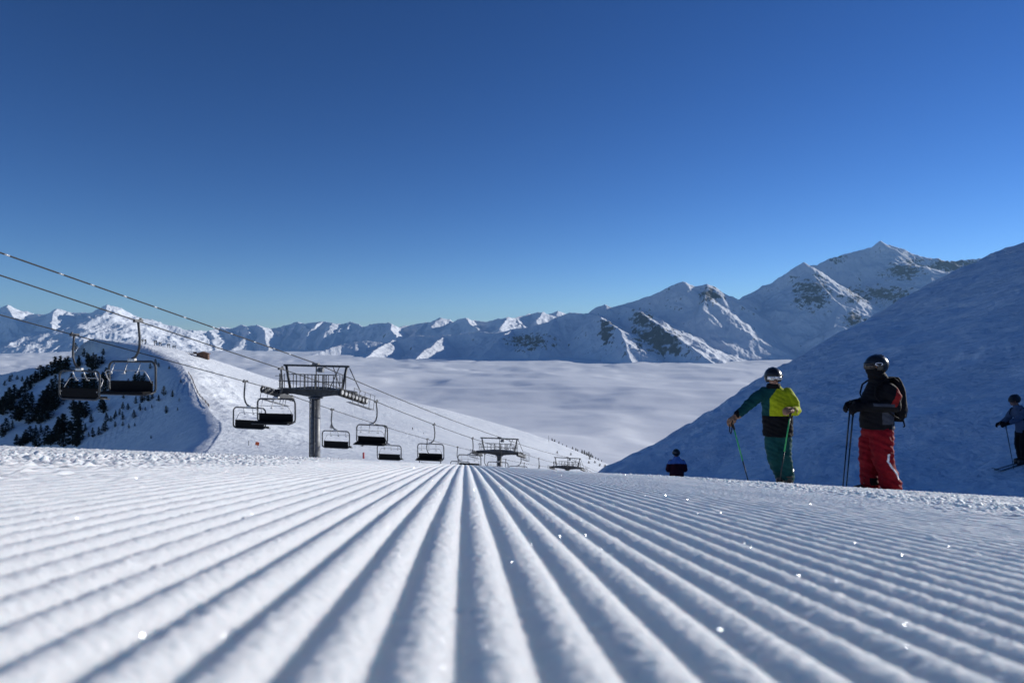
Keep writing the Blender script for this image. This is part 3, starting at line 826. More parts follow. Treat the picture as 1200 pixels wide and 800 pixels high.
# snow barriers on the top of the knoll
def barriers():
    proto = empty('snow_barrier')
    MB().box((0, 0, 2.2), (2.6, 0.16, 0.4)).box((0, 0, 1.45), (2.6, 0.16, 0.35)).build('rail_panel', M['seat'], proto)
    for sx in (-0.85, 0.85): MB().box((sx, 0.17, 0.9), (0.26, 0.2, 3.2), Matrix.Rotation(0.12 * sx, 3, 'X')).build('post', M['seat'], proto)
    labs = ['dark snow barrier of posts and rails, the one beside the lift hanger', 'dark snow barrier on the knoll top, second from the lift hanger', 'dark snow barrier on the knoll top, in the middle of the row', 'dark snow barrier on the knoll top, next to last before the hut', 'dark snow barrier closest to the hut on the knoll top']
    for i, (px, py, s) in enumerate([(168.5, 402, 1.0), (182, 401.5, 1.0), (187.5, 401.5, 0.8), (197.5, 404, 0.75), (204, 407, 0.7)]):
        c = proto if i == 0 else copy_tree(proto)
        d = 349 + i * 0.8
        x = (px - 600) / F * d
        c.location = (x, d, gz(x, d)); c.scale = (s,) * 3; c.rotation_euler = (0, 0, random.uniform(-0.5, 0.5))
        tag(c, labs[i], 'snow barrier', 'snow barriers on the knoll top')
barriers()
# orange piste marker and red poles
def marker(px, py, h, label, kind):
    x, y = hit(px, py, 75)
    z = gz(x, y); k = y / F
    root = empty('piste_marker', (x, y, z))
    tag(root, label, 'piste marker')
    if kind == 'disc':
        MB().tube([(0, 0, -0.3), (0, 0, h * k)], 0.025, 6).build('pole', M['red_paint'], root)
        MB().box((0, -0.03, h * k * 0.62), (4.5 * k, 0.03, h * k * 0.55), Matrix.Rotation(0.15, 3, 'Y'), 0.01).build('panel', M['orange'], root)
    else:
        MB().tube([(0, 0, -0.3), (0, 0, h * k)], 0.16 if kind == 'red' else 0.06, 8).build('pole', M['red_paint'] if kind == 'red' else M['steel_dark'], root)
        if kind == 'red':
            MB().tube([(0, 0, h * k - 0.03), (0, 0, h * k)], 0.09, 8).build('cap', M['orange'], root)
marker(301.5, 524, 7, 'bright orange piste marker panel on the snow below the lift', 'disc')
marker(291.5, 522, 6, 'thin dark pole in the snow beside the orange marker', 'thin')
marker(426, 537, 7, 'short red pole at the snow crest under the chairs', 'red')
marker(643, 517.5, 7, 'thin lone pole on the skyline at the end of the sunny ridge', 'thin')

# ------------------------------------------------------------------ trees on the knoll
M['needles'] = mat('dark conifer needles', (0.012, 0.02, 0.013), 0.8, var=0.5, vscale=0.9, color2=(0.024, 0.03, 0.017))
M['bark'] = mat('conifer bark', (0.06, 0.045, 0.035), 0.9, var=0.3, vscale=3)
def make_tree(seed, h=1.0, spread=0.26, n=520, lean=0.0, broken=0.5, base=0.06):
    """one conifer one metre tall: trunk with limbs, crown of many small needle sprays"""
    r = random.Random(seed)
    root = empty('conifer_tree')
    tk = MB().tube([(0, 0, -0.06), (0, 0, 0.3), (lean * 0.5, 0, 0.65), (lean, 0, 0.97)], [0.030, 0.022, 0.012, 0.003], 6)
    bm = bmesh.new()
    lumps = [(r.uniform(0, 6.28), r.uniform(0.1, 0.9), r.uniform(0.6, 1.25)) for _ in range(9)]
    for k in range(46):
        z = base + (1 - base) * (k / 46) ** 0.9
        prof = spread * (0.35 + 0.65 * min(1, (z - base) / 0.18)) * (1 - ((z - base) / (1 - base)) ** 1.5) + 0.015
        a = k * 2.4 + r.uniform(-0.4, 0.4)
        f = 1.0
        for la, lz, lk in lumps:
            da = math.cos(a - la); f *= 1 + (lk - 1) * max(0, da) * math.exp(-((z - lz) / 0.16) ** 2)
        L = prof * f * r.uniform(1 - broken * 0.5, 1.1)
        if r.random() < 0.10 * broken * 2: continue
        tip = Vector((math.cos(a) * L + lean * z, math.sin(a) * L, z - L * 0.18 + 0.03))
        st = Vector((lean * z, 0, z))
        if k % 3 == 0: tk.tube([st, st.lerp(tip, 0.8)], [0.006, 0.002], 4)
        for q in range(int(n / 46)):
            t = r.uniform(0.25, 1.05)
            c = st.lerp(tip, t) + Vector((r.gauss(0, 0.018), r.gauss(0, 0.018), r.gauss(0, 0.016)))
            s = r.uniform(0.034, 0.064) * (1.15 - 0.5 * z)
            u = Vector((math.cos(a + r.gauss(0, 0.7)), math.sin(a + r.gauss(0, 0.7)), r.gauss(-0.1, 0.35))).normalized()
            v = u.cross(Vector((r.gauss(0, 1), r.gauss(0, 1), r.gauss(0, 1)))).normalized()
            p = [c - u * s, c + v * s * 0.55, c + u * s * 1.2, c - v * s * 0.55]
            bm.faces.new([bm.verts.new(x) for x in p])
    tk.build('trunk', M['bark'], root)
    me = bpy.data.meshes.new('crown'); bm.to_mesh(me); bm.free()
    link_mesh('crown', me, M['needles'], root)
    return root
PROTO = [make_tree(1, spread=0.24), make_tree(2, spread=0.30, broken=0.8), make_tree(3, spread=0.20, lean=0.03), make_tree(4, spread=0.34, broken=0.9, base=0.03), make_tree(5, spread=0.27)]
USED = [False] * len(PROTO)
def tree(px, py, h, label, group, dmin=150, wide=1.0, kinds=(0, 1, 2, 3, 4)):
    k = random.choice(kinds)
    x, y = hit(px, py, dmin)
    t = copy_tree(PROTO[k]) if USED[k] else PROTO[k]
    USED[k] = True
    s = h / F * y * 1.12
    t.location = (x, y, gz(x, y) - 0.03 * s); t.scale = (s * wide, s * wide, s)
    t.rotation_euler = (random.uniform(-0.05, 0.05), random.uniform(-0.05, 0.05), random.uniform(0, 6.28))
    tag(t, label, 'tree', group)
BIG = [(12, 447, 7), (5, 452, 6), (25, 447, 6), (32, 450, 8), (40, 449, 14), (47, 446, 16), (52, 443, 12), (60, 440, 15), (66, 438, 17), (71, 436, 18), (76, 436, 16), (80, 434, 14), (88, 417, 8), (93, 428, 11), (91, 432, 8),
       (36, 455, 14), (30, 460, 12), (24, 466, 12), (17, 468, 14), (12, 474, 18), (7, 480, 20), (3, 486, 18), (14, 480, 14), (33, 478, 16), (28, 484, 18), (24, 492, 20), (19, 492, 14), (36, 470, 9),
       (60, 465, 18), (56, 475, 22), (52, 482, 24), (48, 486, 18), (60, 480, 20), (64, 478, 20), (43, 494, 14), (38, 494, 16), (57, 492, 14), (50, 494, 12), (69, 466, 18), (74, 462, 16), (80, 466, 18), (86, 462, 16), (92, 464, 16), (98, 460, 18), (104, 458, 18), (110, 458, 16), (66, 456, 14), (84, 452, 13), (108, 448, 14),
       (6, 507, 16), (3, 512, 10), (30, 520, 14), (27, 522, 10), (20, 521, 12), (36, 515, 14), (42, 508, 9),
       (63, 518, 16), (67, 514, 18), (73, 508, 22), (76, 505, 16), (70, 521, 16), (56, 521, 18), (60, 522, 14), (40, 520, 10), (45, 523, 12),
       (85, 480, 12), (89, 486, 14), (93, 490, 18), (96, 486, 14), (100, 488, 16), (87, 500, 20), (90, 510, 22), (86, 521, 24), (92, 518, 16), (119, 480, 12), (122, 484, 13), (117, 478, 9),
       (163, 448, 12), (158, 450, 9), (168, 449, 10), (105, 430, 14), (112, 433, 16), (116, 428, 10), (125, 445, 12), (121, 452, 14), (117, 458, 9), (123, 458, 10), (102, 424, 9), (121, 416, 7), (98, 418, 8), (109, 424, 9)]
SMALL = [(176, 432, 6), (182, 428, 7), (150, 455, 10), (192, 463, 10), (202, 465, 7), (169, 470, 9), (166, 472, 11), (174, 470, 10), (178, 468, 8), (186, 470, 7), (159, 473, 8), (145, 467, 7), (157, 490, 9), (150, 480, 7), (144, 480, 8), (144, 492, 9), (164, 482, 8), (170, 481, 4), (178, 478, 4), (195, 484, 8), (208, 481, 3.5), (210, 470, 3.5), (212, 449, 4),
         (125, 495, 10), (130, 494, 6), (134, 491, 6), (123, 506, 11), (144, 499, 5), (151, 502, 5), (158, 500, 4), (177, 514, 4), (136, 488, 7), (97, 515, 6), (100, 505, 8), (107, 495, 9), (109, 512, 10), (116, 510, 9), (121, 505, 8), (104, 512, 5), (15, 502, 9), (52, 522, 9), (44, 513, 7), (48, 507, 8), (14, 430 + 12, 4), (20, 445, 5), (140, 486, 7), (135, 500, 6), (147, 437, 6), (186, 430, 5), (198, 433, 4)]
for px, py, h in BIG:
    tree(px + random.uniform(-0.8, 0.8), py, h * random.uniform(0.92, 1.12), 'tall dark conifer in the dense dark groups on the shady flank of the knoll', 'tall conifers on the shady flank', wide=random.uniform(1.2, 1.75))
for px, py, h in BIG[::1]:
    if h >= 10: tree(px + random.uniform(-5, 5), py + random.uniform(-2, 3), h * random.uniform(0.55, 0.9), 'tall dark conifer in the dense dark groups on the shady flank of the knoll', 'tall conifers on the shady flank', wide=random.uniform(1.2, 1.7))
for px, py, h in SMALL:
    tree(px, py, h, 'small scattered conifer alone on bare snow of the shady flank', 'small conifers on the shady flank', wide=random.uniform(1.0, 1.5))
for px, py, h in [(647, 515.5, 3), (650, 517, 3), (655, 519, 2.5), (659, 520.5, 2), (664, 522.5, 2), (671, 525, 3), (675, 526.5, 3.2), (677, 527, 2.6), (682, 529, 4.2), (685, 530.5, 4.5), (687.5, 531.5, 4), (690, 532.5, 5), (692.5, 534, 4.4), (694.5, 535, 3.4), (698, 537, 2.6), (701, 538.5, 2.5), (705, 540, 2.2)]:
    tree(px, py, h, 'tiny conifer in the row on the skyline at the low end of the sunny ridge', 'skyline conifers at the ridge end', wide=1.5)
for px, py, h in [(653, 531, 2.6), (669, 533, 2.4), (691, 538, 3.2), (690, 543, 2.8), (697, 542.5, 2.6), (703, 546, 3), (709, 547, 3)]:
    tree(px, py, h, 'tiny round bush alone on the sunny snow below the skyline conifers', 'small bushes on the sunny snow', wide=2.0, kinds=(1, 3))
tree(388.5, 502, 5, 'small grey bush on white snow behind a lift chair', 'bushes by the lift', 75, 1.7, (1, 3))
tree(424.5, 523, 5, 'small bush on white snow just above the red pole', 'bushes by the lift', 75, 1.5, (1, 3))
for k, u in enumerate(USED):
    if not u:
        for ch in list(PROTO[k].children): bpy.data.objects.remove(ch)
        bpy.data.objects.remove(PROTO[k])

# ------------------------------------------------------------------ people
def cloth(name, c, var=0.15, rough=0.75):
    return mat(name, c, rough, var=var, vscale=9, bump=0.006, bscale=26, spec=0.12)
M['skin'] = mat('weathered skin', (0.34, 0.17, 0.11), 0.6, var=0.15, vscale=20)
M['black_cloth'] = cloth('black shell fabric', (0.007, 0.007, 0.009))
M['charcoal'] = cloth('charcoal fabric', (0.055, 0.06, 0.075))
M['red_cloth'] = cloth('red ski fabric', (0.21, 0.006, 0.012))
M['coral'] = cloth('coral red fabric', (0.30, 0.02, 0.018))
M['teal'] = cloth('teal fabric', (0.008, 0.062, 0.062))
M['lime'] = cloth('lime yellow fabric', (0.42, 0.47, 0.012))
M['white_trim'] = cloth('white piping', (0.75, 0.75, 0.78))
M['maroon'] = cloth('dark maroon fabric', (0.07, 0.012, 0.018))
M['pale_blue'] = cloth('pale blue fabric', (0.20, 0.30, 0.58))
M['tan'] = mat('tan leather glove', (0.30, 0.155, 0.085), 0.7, var=0.25, vscale=16, bump=0.003, bscale=40)
M['slate'] = cloth('slate blue fabric', (0.09, 0.12, 0.18))
M['helmet'] = mat('black helmet shell', (0.012, 0.012, 0.013), 0.32, spec=0.5, coat=0.15)
M['goggle'] = mat('dark goggle frame', (0.015, 0.015, 0.016), 0.5)
M['lens'] = mat('silver mirrored lens', (0.72, 0.72, 0.74), 0.35, 0.35, var=0.5, vscale=18)
M['lens_dark'] = mat('dark lens', (0.05, 0.04, 0.035), 0.12, 0.4)
M['boot'] = mat('ski boot shell', (0.035, 0.028, 0.025), 0.35, var=0.3, vscale=12)
M['green_pole'] = mat('green pole paint', (0.03, 0.42, 0.12), 0.4)
M['dark_pole'] = mat('dark pole', (0.012, 0.02, 0.026), 0.45, 0.2)
M['grip'] = mat('black rubber grip', (0.014, 0.014, 0.014), 0.8)
M['ski'] = mat('ski top sheet', (0.02, 0.022, 0.03), 0.3)
M['green_boot'] = mat('green boot heel', (0.05, 0.35, 0.06), 0.4)

def solid(name, mb, mats, parent=None, voxel=0.011, smooth=4, zone=None, wrinkle=0.0, seed=3):
    """the union of the shapes in mb as one continuous surface"""
    me = mb.mesh('source')
    o = bpy.data.objects.new('source', me); COL.objects.link(o)
    r = o.modifiers.new('r', 'REMESH'); r.mode = 'VOXEL'; r.voxel_size = voxel; r.use_smooth_shade = True
    s = o.modifiers.new('s', 'SMOOTH'); s.factor = 0.5; s.iterations = smooth
    dg = bpy.context.evaluated_depsgraph_get()
    out = bpy.data.meshes.new_from_object(o.evaluated_get(dg))
    bpy.data.objects.remove(o); bpy.data.meshes.remove(me)
    n = len(out.vertices)
    if wrinkle > 0:
        co = np.empty(n * 3); out.vertices.foreach_get('co', co); co = co.reshape(-1, 3)
        nn = np.empty(n * 3); out.vertices.foreach_get('normal', nn); nn = nn.reshape(-1, 3)
        a = np.arctan2(co[:, 1], co[:, 0])
        w = gnoise(co[:, 0] / 0.16 + co[:, 1] / 0.2 + seed, co[:, 2] / 0.055 + 0.8 * co[:, 0] / 0.1, seed) + 0.6 * gnoise((co[:, 0] - co[:, 1]) / 0.07, co[:, 2] / 0.09, seed + 4)
        co += nn * (wrinkle * w)[:, None]
        out.vertices.foreach_set('co', co.ravel())
    out.polygons.foreach_set('use_smooth', np.full(len(out.polygons), True))
    out.materials.clear()
    for m in (mats if isinstance(mats, (list, tuple)) else [mats]): out.materials.append(m)
    if zone:
        c = np.empty(len(out.polygons) * 3); out.polygons.foreach_get('center', c); c = c.reshape(-1, 3)
        out.polygons.foreach_set('material_index', zone(c[:, 0], c[:, 1], c[:, 2]).astype(np.int32))
    out.name = name; out.update()
    ob = bpy.data.objects.new(name, out); COL.objects.link(ob)
    if parent is not None: ob.parent = parent
    return ob

def limb(mb, pts, rads, seg=14):
    mb.tube(pts, list(rads), seg)
    for p, r in zip(pts, rads): mb.ball(p, r * 0.99, 12)
    return mb

def hand(mb, wrist, d, n, s=1.0, curl=0.6, thumb=1, fat=1.0):
    """palm, four unequal curled fingers and a thumb from the side of the palm. d: direction of the hand, n: out of the back of the hand"""
    w = Vector(wrist); d = Vector(d).normalized(); n = Vector(n); n = (n - d * n.dot(d)).normalized(); sd = d.cross(n)
    for k in (-1.2, -0.4, 0.4, 1.2):
        mb.tube([w + sd * k * 0.008 * s, w + d * 0.045 * s + sd * k * 0.0165 * s, w + d * 0.09 * s + sd * k * 0.0185 * s], [0.019 * s * fat, 0.0165 * s * fat, 0.0135 * s * fat], 8)
    for i, k in enumerate((-1.5, -0.5, 0.5, 1.5)):
        L = (0.066, 0.076, 0.070, 0.054)[i] * s
        p = w + d * (0.088 - 0.004 * abs(k)) * s + sd * k * 0.0205 * s; pts = [p]; a = 0.0
        for frac in (0.45, 0.32, 0.23):
            a += curl
            p = p + (d * math.cos(a) - n * math.sin(a)) * L * frac; pts.append(p)
        r = 0.0093 * s * fat
        mb.tube(pts, [r * 1.1, r, r * 0.95, r * 0.8], 8); mb.ball(pts[-1], r * 0.82, 8)
    t0 = w + d * 0.028 * s - sd * thumb * 0.022 * s
    t1 = t0 + (d * 0.6 - sd * thumb * 0.7 - n * 0.3).normalized() * 0.036 * s
    t2 = t1 + (d * 0.75 - n * 0.65 + sd * thumb * 0.1).normalized() * 0.032 * s
    mb.tube([t0, t1, t2], [0.0135 * s * fat, 0.0115 * s * fat, 0.009 * s * fat], 8); mb.ball(t2, 0.0092 * s * fat, 8)

def rotz(v, a):
    c, s = math.cos(a), math.sin(a)
    return Vector((v[0] * c - v[1] * s, v[0] * s + v[1] * c, v[2]))

def head_shapes(mb, c, face, k=1.0, pitch=0.0):
    """head with brow, nose, mouth, chin, ears; face: angle of the facing direction, 0 faces -Y"""
    c = Vector(c)
    def at(x, y, z): return c + rotz((x * k, y * k, z * k), face)
    rm = Matrix.Rotation(face, 3, 'Z')
    mb.ball(at(0, 0.008, 0.02), (0.077 * k, 0.097 * k, 0.095 * k), 18, rm)
    mb.ball(at(0, -0.018, -0.045), (0.060 * k, 0.074 * k, 0.075 * k), 16, rm)
    mb.ball(at(0, -0.070, -0.098), (0.026 * k, 0.02 * k, 0.02 * k), 10, rm)            # chin
    mb.tube([at(0, -0.090, 0.005), at(0, -0.112, -0.032), at(0, -0.098, -0.042)], [0.010 * k, 0.015 * k, 0.011 * k], 8)   # nose
    mb.ball(at(0, -0.085, 0.022), (0.055 * k, 0.016 * k, 0.012 * k), 10, rm)            # brow
    mb.ball(at(0, -0.090, -0.066), (0.024 * k, 0.010 * k, 0.007 * k), 10, rm)           # lips
    mb.ball(at(0, -0.088, -0.076), (0.021 * k, 0.010 * k, 0.006 * k), 10, rm)
    for s in (-1, 1): mb.ball(at(s * 0.079, 0.01, -0.012), (0.012 * k, 0.02 * k, 0.032 * k), 10, rm)

def helmet(parent, c, face, k=1.0, name='helmet'):
    """open-faced shell with a rim, ear covers and a strap"""
    rx, ry, rz = 0.118 * k, 0.142 * k, 0.128 * k
    bm = bmesh.new(); bmesh.ops.create_uvsphere(bm, u_segments=36, v_segments=24, radius=1.0)
    kill = [f for f in bm.faces if (lambda q: q.z < -0.86 or (q.y < -0.30 and q.z < 0.10) or (q.y > -0.3 and q.z < -0.62 - 0.15 * q.y))(f.calc_center_median())]
    bmesh.ops.delete(bm, geom=kill, context='FACES')
    bmesh.ops.scale(bm, vec=(rx, ry, rz), verts=bm.verts[:])
    bmesh.ops.solidify(bm, geom=bm.faces[:], thickness=0.014)
    for f in bm.faces: f.smooth = True
    m = MB(); m.bm.free(); m.bm = bm
    # visor lip and vents
    m.tube([rotz((math.sin(a) * rx * 1.0, -math.cos(a) * ry * 1.02, 0.012), 0) for a in np.linspace(-1.15, 1.15, 13)], 0.010 * k, 6)
    for s in (-1, 0, 1): m.box((s * 0.045 * k, 0.02 * k, rz * (0.97 - 0.10 * abs(s))), (0.014 * k, 0.09 * k, 0.012 * k), None, 0.003)
    bmesh.ops.rotate(m.bm, cent=(0, 0, 0), matrix=Matrix.Rotation(face, 3, 'Z'), verts=m.bm.verts[:])
    bmesh.ops.translate(m.bm, vec=c, verts=m.bm.verts[:])
    return m.build(name, M['helmet'], parent)

def goggles(parent, c, face, lens, k=1.0, strap=True):
    c = Vector(c)
    def band(r1, r2, z0, z1, a0, a1, th, n=22, nose=0.0):
        bm = bmesh.new(); prev = None
        for a in np.linspace(a0, a1, n):
            sx, cy = math.sin(a), -math.cos(a)
            dz = nose * math.exp(-(a / 0.16) ** 2); taper = 1 - 0.28 * (abs(a) / max(abs(a0), abs(a1))) ** 4
            ring = [bm.verts.new(rotz((sx * (r1 + q), cy * (r2 + q), zz), face) + c) for q, zz in ((0, z0 * taper + dz), (th, z0 * taper + dz), (th, z1 * taper), (0, z1 * taper))]
            if prev:
                for i in range(4):
                    f = bm.faces.new((prev[i], prev[(i + 1) % 4], ring[(i + 1) % 4], ring[i])); f.smooth = True
            else: bm.faces.new(ring[::-1])
            prev = ring
        bm.faces.new(prev)
        m = MB(); m.bm.free(); m.bm = bm; return m
    g = band(0.088 * k, 0.100 * k, -0.042 * k, 0.046 * k, -1.15, 1.15, 0.026 * k, nose=0.020 * k).build('goggles', M['goggle'], parent)
    band(0.108 * k, 0.120 * k, -0.032 * k, 0.037 * k, -1.02, 1.02, 0.012 * k, nose=0.016 * k).build('lens', lens, g)
    if strap:
        band(0.110 * k, 0.132 * k, -0.0 * k + 0.004, 0.040 * k, 1.05, 2 * math.pi - 1.05, 0.016 * k, 40).build('strap', M['goggle'], g)
    return g

def boot(parent, c, ang, name='ski_boot', green=False):
    m = MB()
    m.rings([(0, 0.0, -0.02, 0.058, 0.085), (0, 0, 0.10, 0.062, 0.085), (0, 0.01, 0.20, 0.066, 0.078), (0, 0.02, 0.30, 0.068, 0.075)], 16)
    m.tube([(0, 0.10, 0.035), (0, -0.02, 0.045), (0, -0.14, 0.035), (0, -0.20, 0.03)], [0.055, 0.060, 0.052, 0.04], 12)
    for z in (0.06, 0.12, 0.19): m.box((0.02, -0.075, z), (0.09, 0.05, 0.018), None, 0.004)
    m.box((0, -0.05, -0.015), (0.085, 0.31, 0.03), None, 0.006)
    bmesh.ops.rotate(m.bm, cent=(0, 0, 0), matrix=Matrix.Rotation(ang, 3, 'Z'), verts=m.bm.verts[:])
    bmesh.ops.translate(m.bm, vec=c, verts=m.bm.verts[:])
    b = m.build(name, M['boot'], parent)
    if green:
        q = Vector(c) + rotz((0, 0.09, 0.06), ang)
        MB().box(q, (0.05, 0.05, 0.07), None, 0.01).build('heel_tab', M['green_boot'], b)
    return b

def ski_pole(name, top, tip, upper, lower, label, loc, split=0.5, strap=True):
    root = empty(name, loc); tag(root, label, 'ski pole', 'ski poles held by the skiers')
    a, b = Vector(top), Vector(tip); d = (b - a).normalized()
    MB().tube([a, a + d * 0.03, a + d * 0.13, a + d * 0.15], [0.017, 0.020, 0.015, 0.012], 10).build('handle', M['grip'], root)
    m = a.lerp(b, split)
    MB().tube([a + d * 0.14, m], 0.0105, 8).build('upper_shaft', upper, root)
    MB().tube([m, b], [0.0095, 0.0065], 8).build('lower_shaft', lower, root)
    bk = b - d * 0.07
    MB().tube([bk - d * 0.006, bk, bk + d * 0.008], [0.012, 0.040, 0.012], 14).build('basket', M['grip'], root)
    if strap:
        MB().tube([a + d * 0.01, a + Vector((-0.03, 0.0, -0.05)), a + Vector((-0.035, -0.01, -0.16)), a + Vector((-0.015, -0.01, -0.20)), a + Vector((0.0, 0, -0.14)), a + d * 0.04], 0.009, 6).build('strap', M['grip'], root)
    return root

# ---- the man in the lime and teal jacket, facing the camera
def lime_man():
    d = 10.2; k = d / F; x0 = (912 - 600) / F * d; z0 = gz(x0, d) - 0.02; O = Vector((x0, d, z0))
    b = MB()
    HC = (-0.085, -0.035, 1.636)
    head_shapes(b, HC, R(-8))
    b.tube([(-0.075, 0.0, 1.40), (-0.08, -0.01, 1.58)], [0.062, 0.056], 12)
    b.rings([(-0.01, 0, 0.80, 0.15, 0.10), (-0.01, 0, 0.95, 0.15, 0.10), (-0.02, 0, 1.10, 0.14, 0.095), (-0.03, 0, 1.30, 0.17, 0.11), (-0.045, 0, 1.43, 0.17, 0.085), (-0.07, 0, 1.50, 0.07, 0.06)], 18)
    RA_ = [(-0.225, 0, 1.435), (-0.455, -0.06, 1.25), (-0.665, -0.12, 1.085)]; LA_ = [(0.15, 0, 1.425), (0.235, -0.06, 1.165), (0.105, -0.275, 1.19)]
    limb(b, RA_, (0.055, 0.045, 0.03)); limb(b, LA_, (0.055, 0.045, 0.03))
    hand(b, RA_[2], (-0.75, -0.1, -0.62), (-0.55, -0.15, 0.8), 1.12, 0.55, 1)
    hand(b, LA_[2], (-0.75, -0.55, 0.10), (0.05, -0.55, 0.8), 1.1, 0.85, -1)
    RL = [(-0.09, 0, 0.84), (-0.08, -0.02, 0.46), (0.065, 0.11, 0.16)]; LL = [(0.085, 0, 0.84), (0.065, -0.07, 0.47), (0.135, -0.03, 0.16)]
    limb(b, RL, (0.085, 0.06, 0.045)); limb(b, LL, (0.085, 0.06, 0.045))
    p = solid('person', b, M['skin'], None, 0.0065, 2)
    p.location = O
    tag(p, 'man in lime, teal and black ski jacket and teal trousers leaning on a green pole', 'person')
    j = MB()
    j.rings([(-0.005, 0, 0.775, 0.225, 0.155), (-0.005, 0, 0.83, 0.222, 0.155), (-0.01, 0, 1.0, 0.225, 0.155), (-0.015, 0, 1.15, 0.222, 0.15), (-0.025, 0, 1.30, 0.228, 0.15), (-0.04, 0, 1.42, 0.205, 0.115), (-0.055, -0.005, 1.485, 0.14, 0.095), (-0.07, -0.01, 1.52, 0.10, 0.095), (-0.075, -0.012, 1.565, 0.088, 0.09)], 28)
    limb(j, [(-0.20, 0, 1.425), (-0.325, -0.03, 1.355), (-0.455, -0.06, 1.25), (-0.56, -0.09, 1.165), (-0.65, -0.118, 1.095)], (0.088, 0.086, 0.078, 0.068, 0.058))
    limb(j, [(0.125, 0, 1.415), (0.20, -0.02, 1.30), (0.235, -0.06, 1.17), (0.185, -0.17, 1.165), (0.115, -0.265, 1.188)], (0.092, 0.088, 0.085, 0.072, 0.058))
    def zone(x, y, z):
        arm_l = (x > 0.10) | ((y < -0.16) & (x > 0.03))
        line = np.where(z > 1.34, -0.17 + (z - 1.34) * 0.75, -0.17)
        i = np.where(x > line, 1, 0)
        i = np.where((z < 1.085) & (x > -0.3) & ~(y < -0.165), 2, i)
        i = np.where((x < -0.64), 2, i)
        i = np.where((z > 1.525) & (np.abs(x + 0.07) < 0.13), 2, i)
        return i
    solid('jacket', j, [M['teal'], M['lime'], M['black_cloth']], p, 0.0095, 3, zone, 0.009, 3)
    t = MB()
    t.rings([(-0.005, 0, 0.70, 0.175, 0.13), (-0.005, 0, 0.80, 0.19, 0.135), (-0.005, 0, 0.90, 0.18, 0.125)], 20)
    limb(t, [(-0.085, 0, 0.80), (-0.085, -0.01, 0.62), (-0.08, -0.02, 0.45), (0.01, 0.06, 0.28), (0.068, 0.11, 0.17)], (0.118, 0.112, 0.096, 0.082, 0.080))
    limb(t, [(0.08, 0, 0.80), (0.08, -0.035, 0.62), (0.065, -0.07, 0.46), (0.105, -0.05, 0.28), (0.14, -0.03, 0.17)], (0.118, 0.11, 0.096, 0.088, 0.095))
    solid('trousers', t, M['teal'], p, 0.010, 3, None, 0.015, 9)
    h = (HC[0], HC[1] + 0.018, HC[2] + 0.034)
    helmet(p, h, R(-8), 1.07)
    goggles(p, (HC[0], HC[1], HC[2] + 0.016), R(-8), M['lens'], 1.03)
    n = MB(); n.rings([(HC[0], -0.018, 1.49, 0.105, 0.105), (HC[0], -0.03, 1.545, 0.092, 0.10), (HC[0] , -0.045, 1.56, 0.078, 0.088)], 20)
    n.build('neck_warmer', M['black_cloth'], p)
    boot(p, (0.07, 0.11, 0.0), R(-35)); boot(p, (0.14, -0.05, 0.0), R(-28))
    for A, d_, n_, th in ((RA_, (-0.85, -0.1, -0.5), (-0.4, -0.15, 0.85), 1), (LA_, (-0.75, -0.55, 0.10), (0.05, -0.55, 0.8), -1)):
        gl = MB(); w = Vector(A[2]); dv = Vector(d_).normalized()
        limb(gl, [w - dv * 0.035, w + dv * 0.015], (0.056, 0.044)); hand(gl, w + dv * 0.01, d_, n_, 1.32, 0.62, th, 1.3)
        solid('glove', gl, M['tan'], p, 0.0065, 2)
    hp = Vector(RA_[2]) + Vector((-0.085, -0.03, -0.085))
    ski_pole('ski_pole', hp + Vector((0.0, -0.02, 0.03)), (-0.455, -0.12, 0.0), M['green_pole'], M['dark_pole'], 'green and dark ski pole standing under the outstretched hand of the lime jacketed man', O, 0.58)
    ski_pole('ski_pole', (0.055, -0.345, 1.225), (-0.09, -0.22, 0.0), M['green_pole'], M['dark_pole'], 'green and dark ski pole held before the belly of the lime jacketed man', O, 0.52, False)
lime_man()

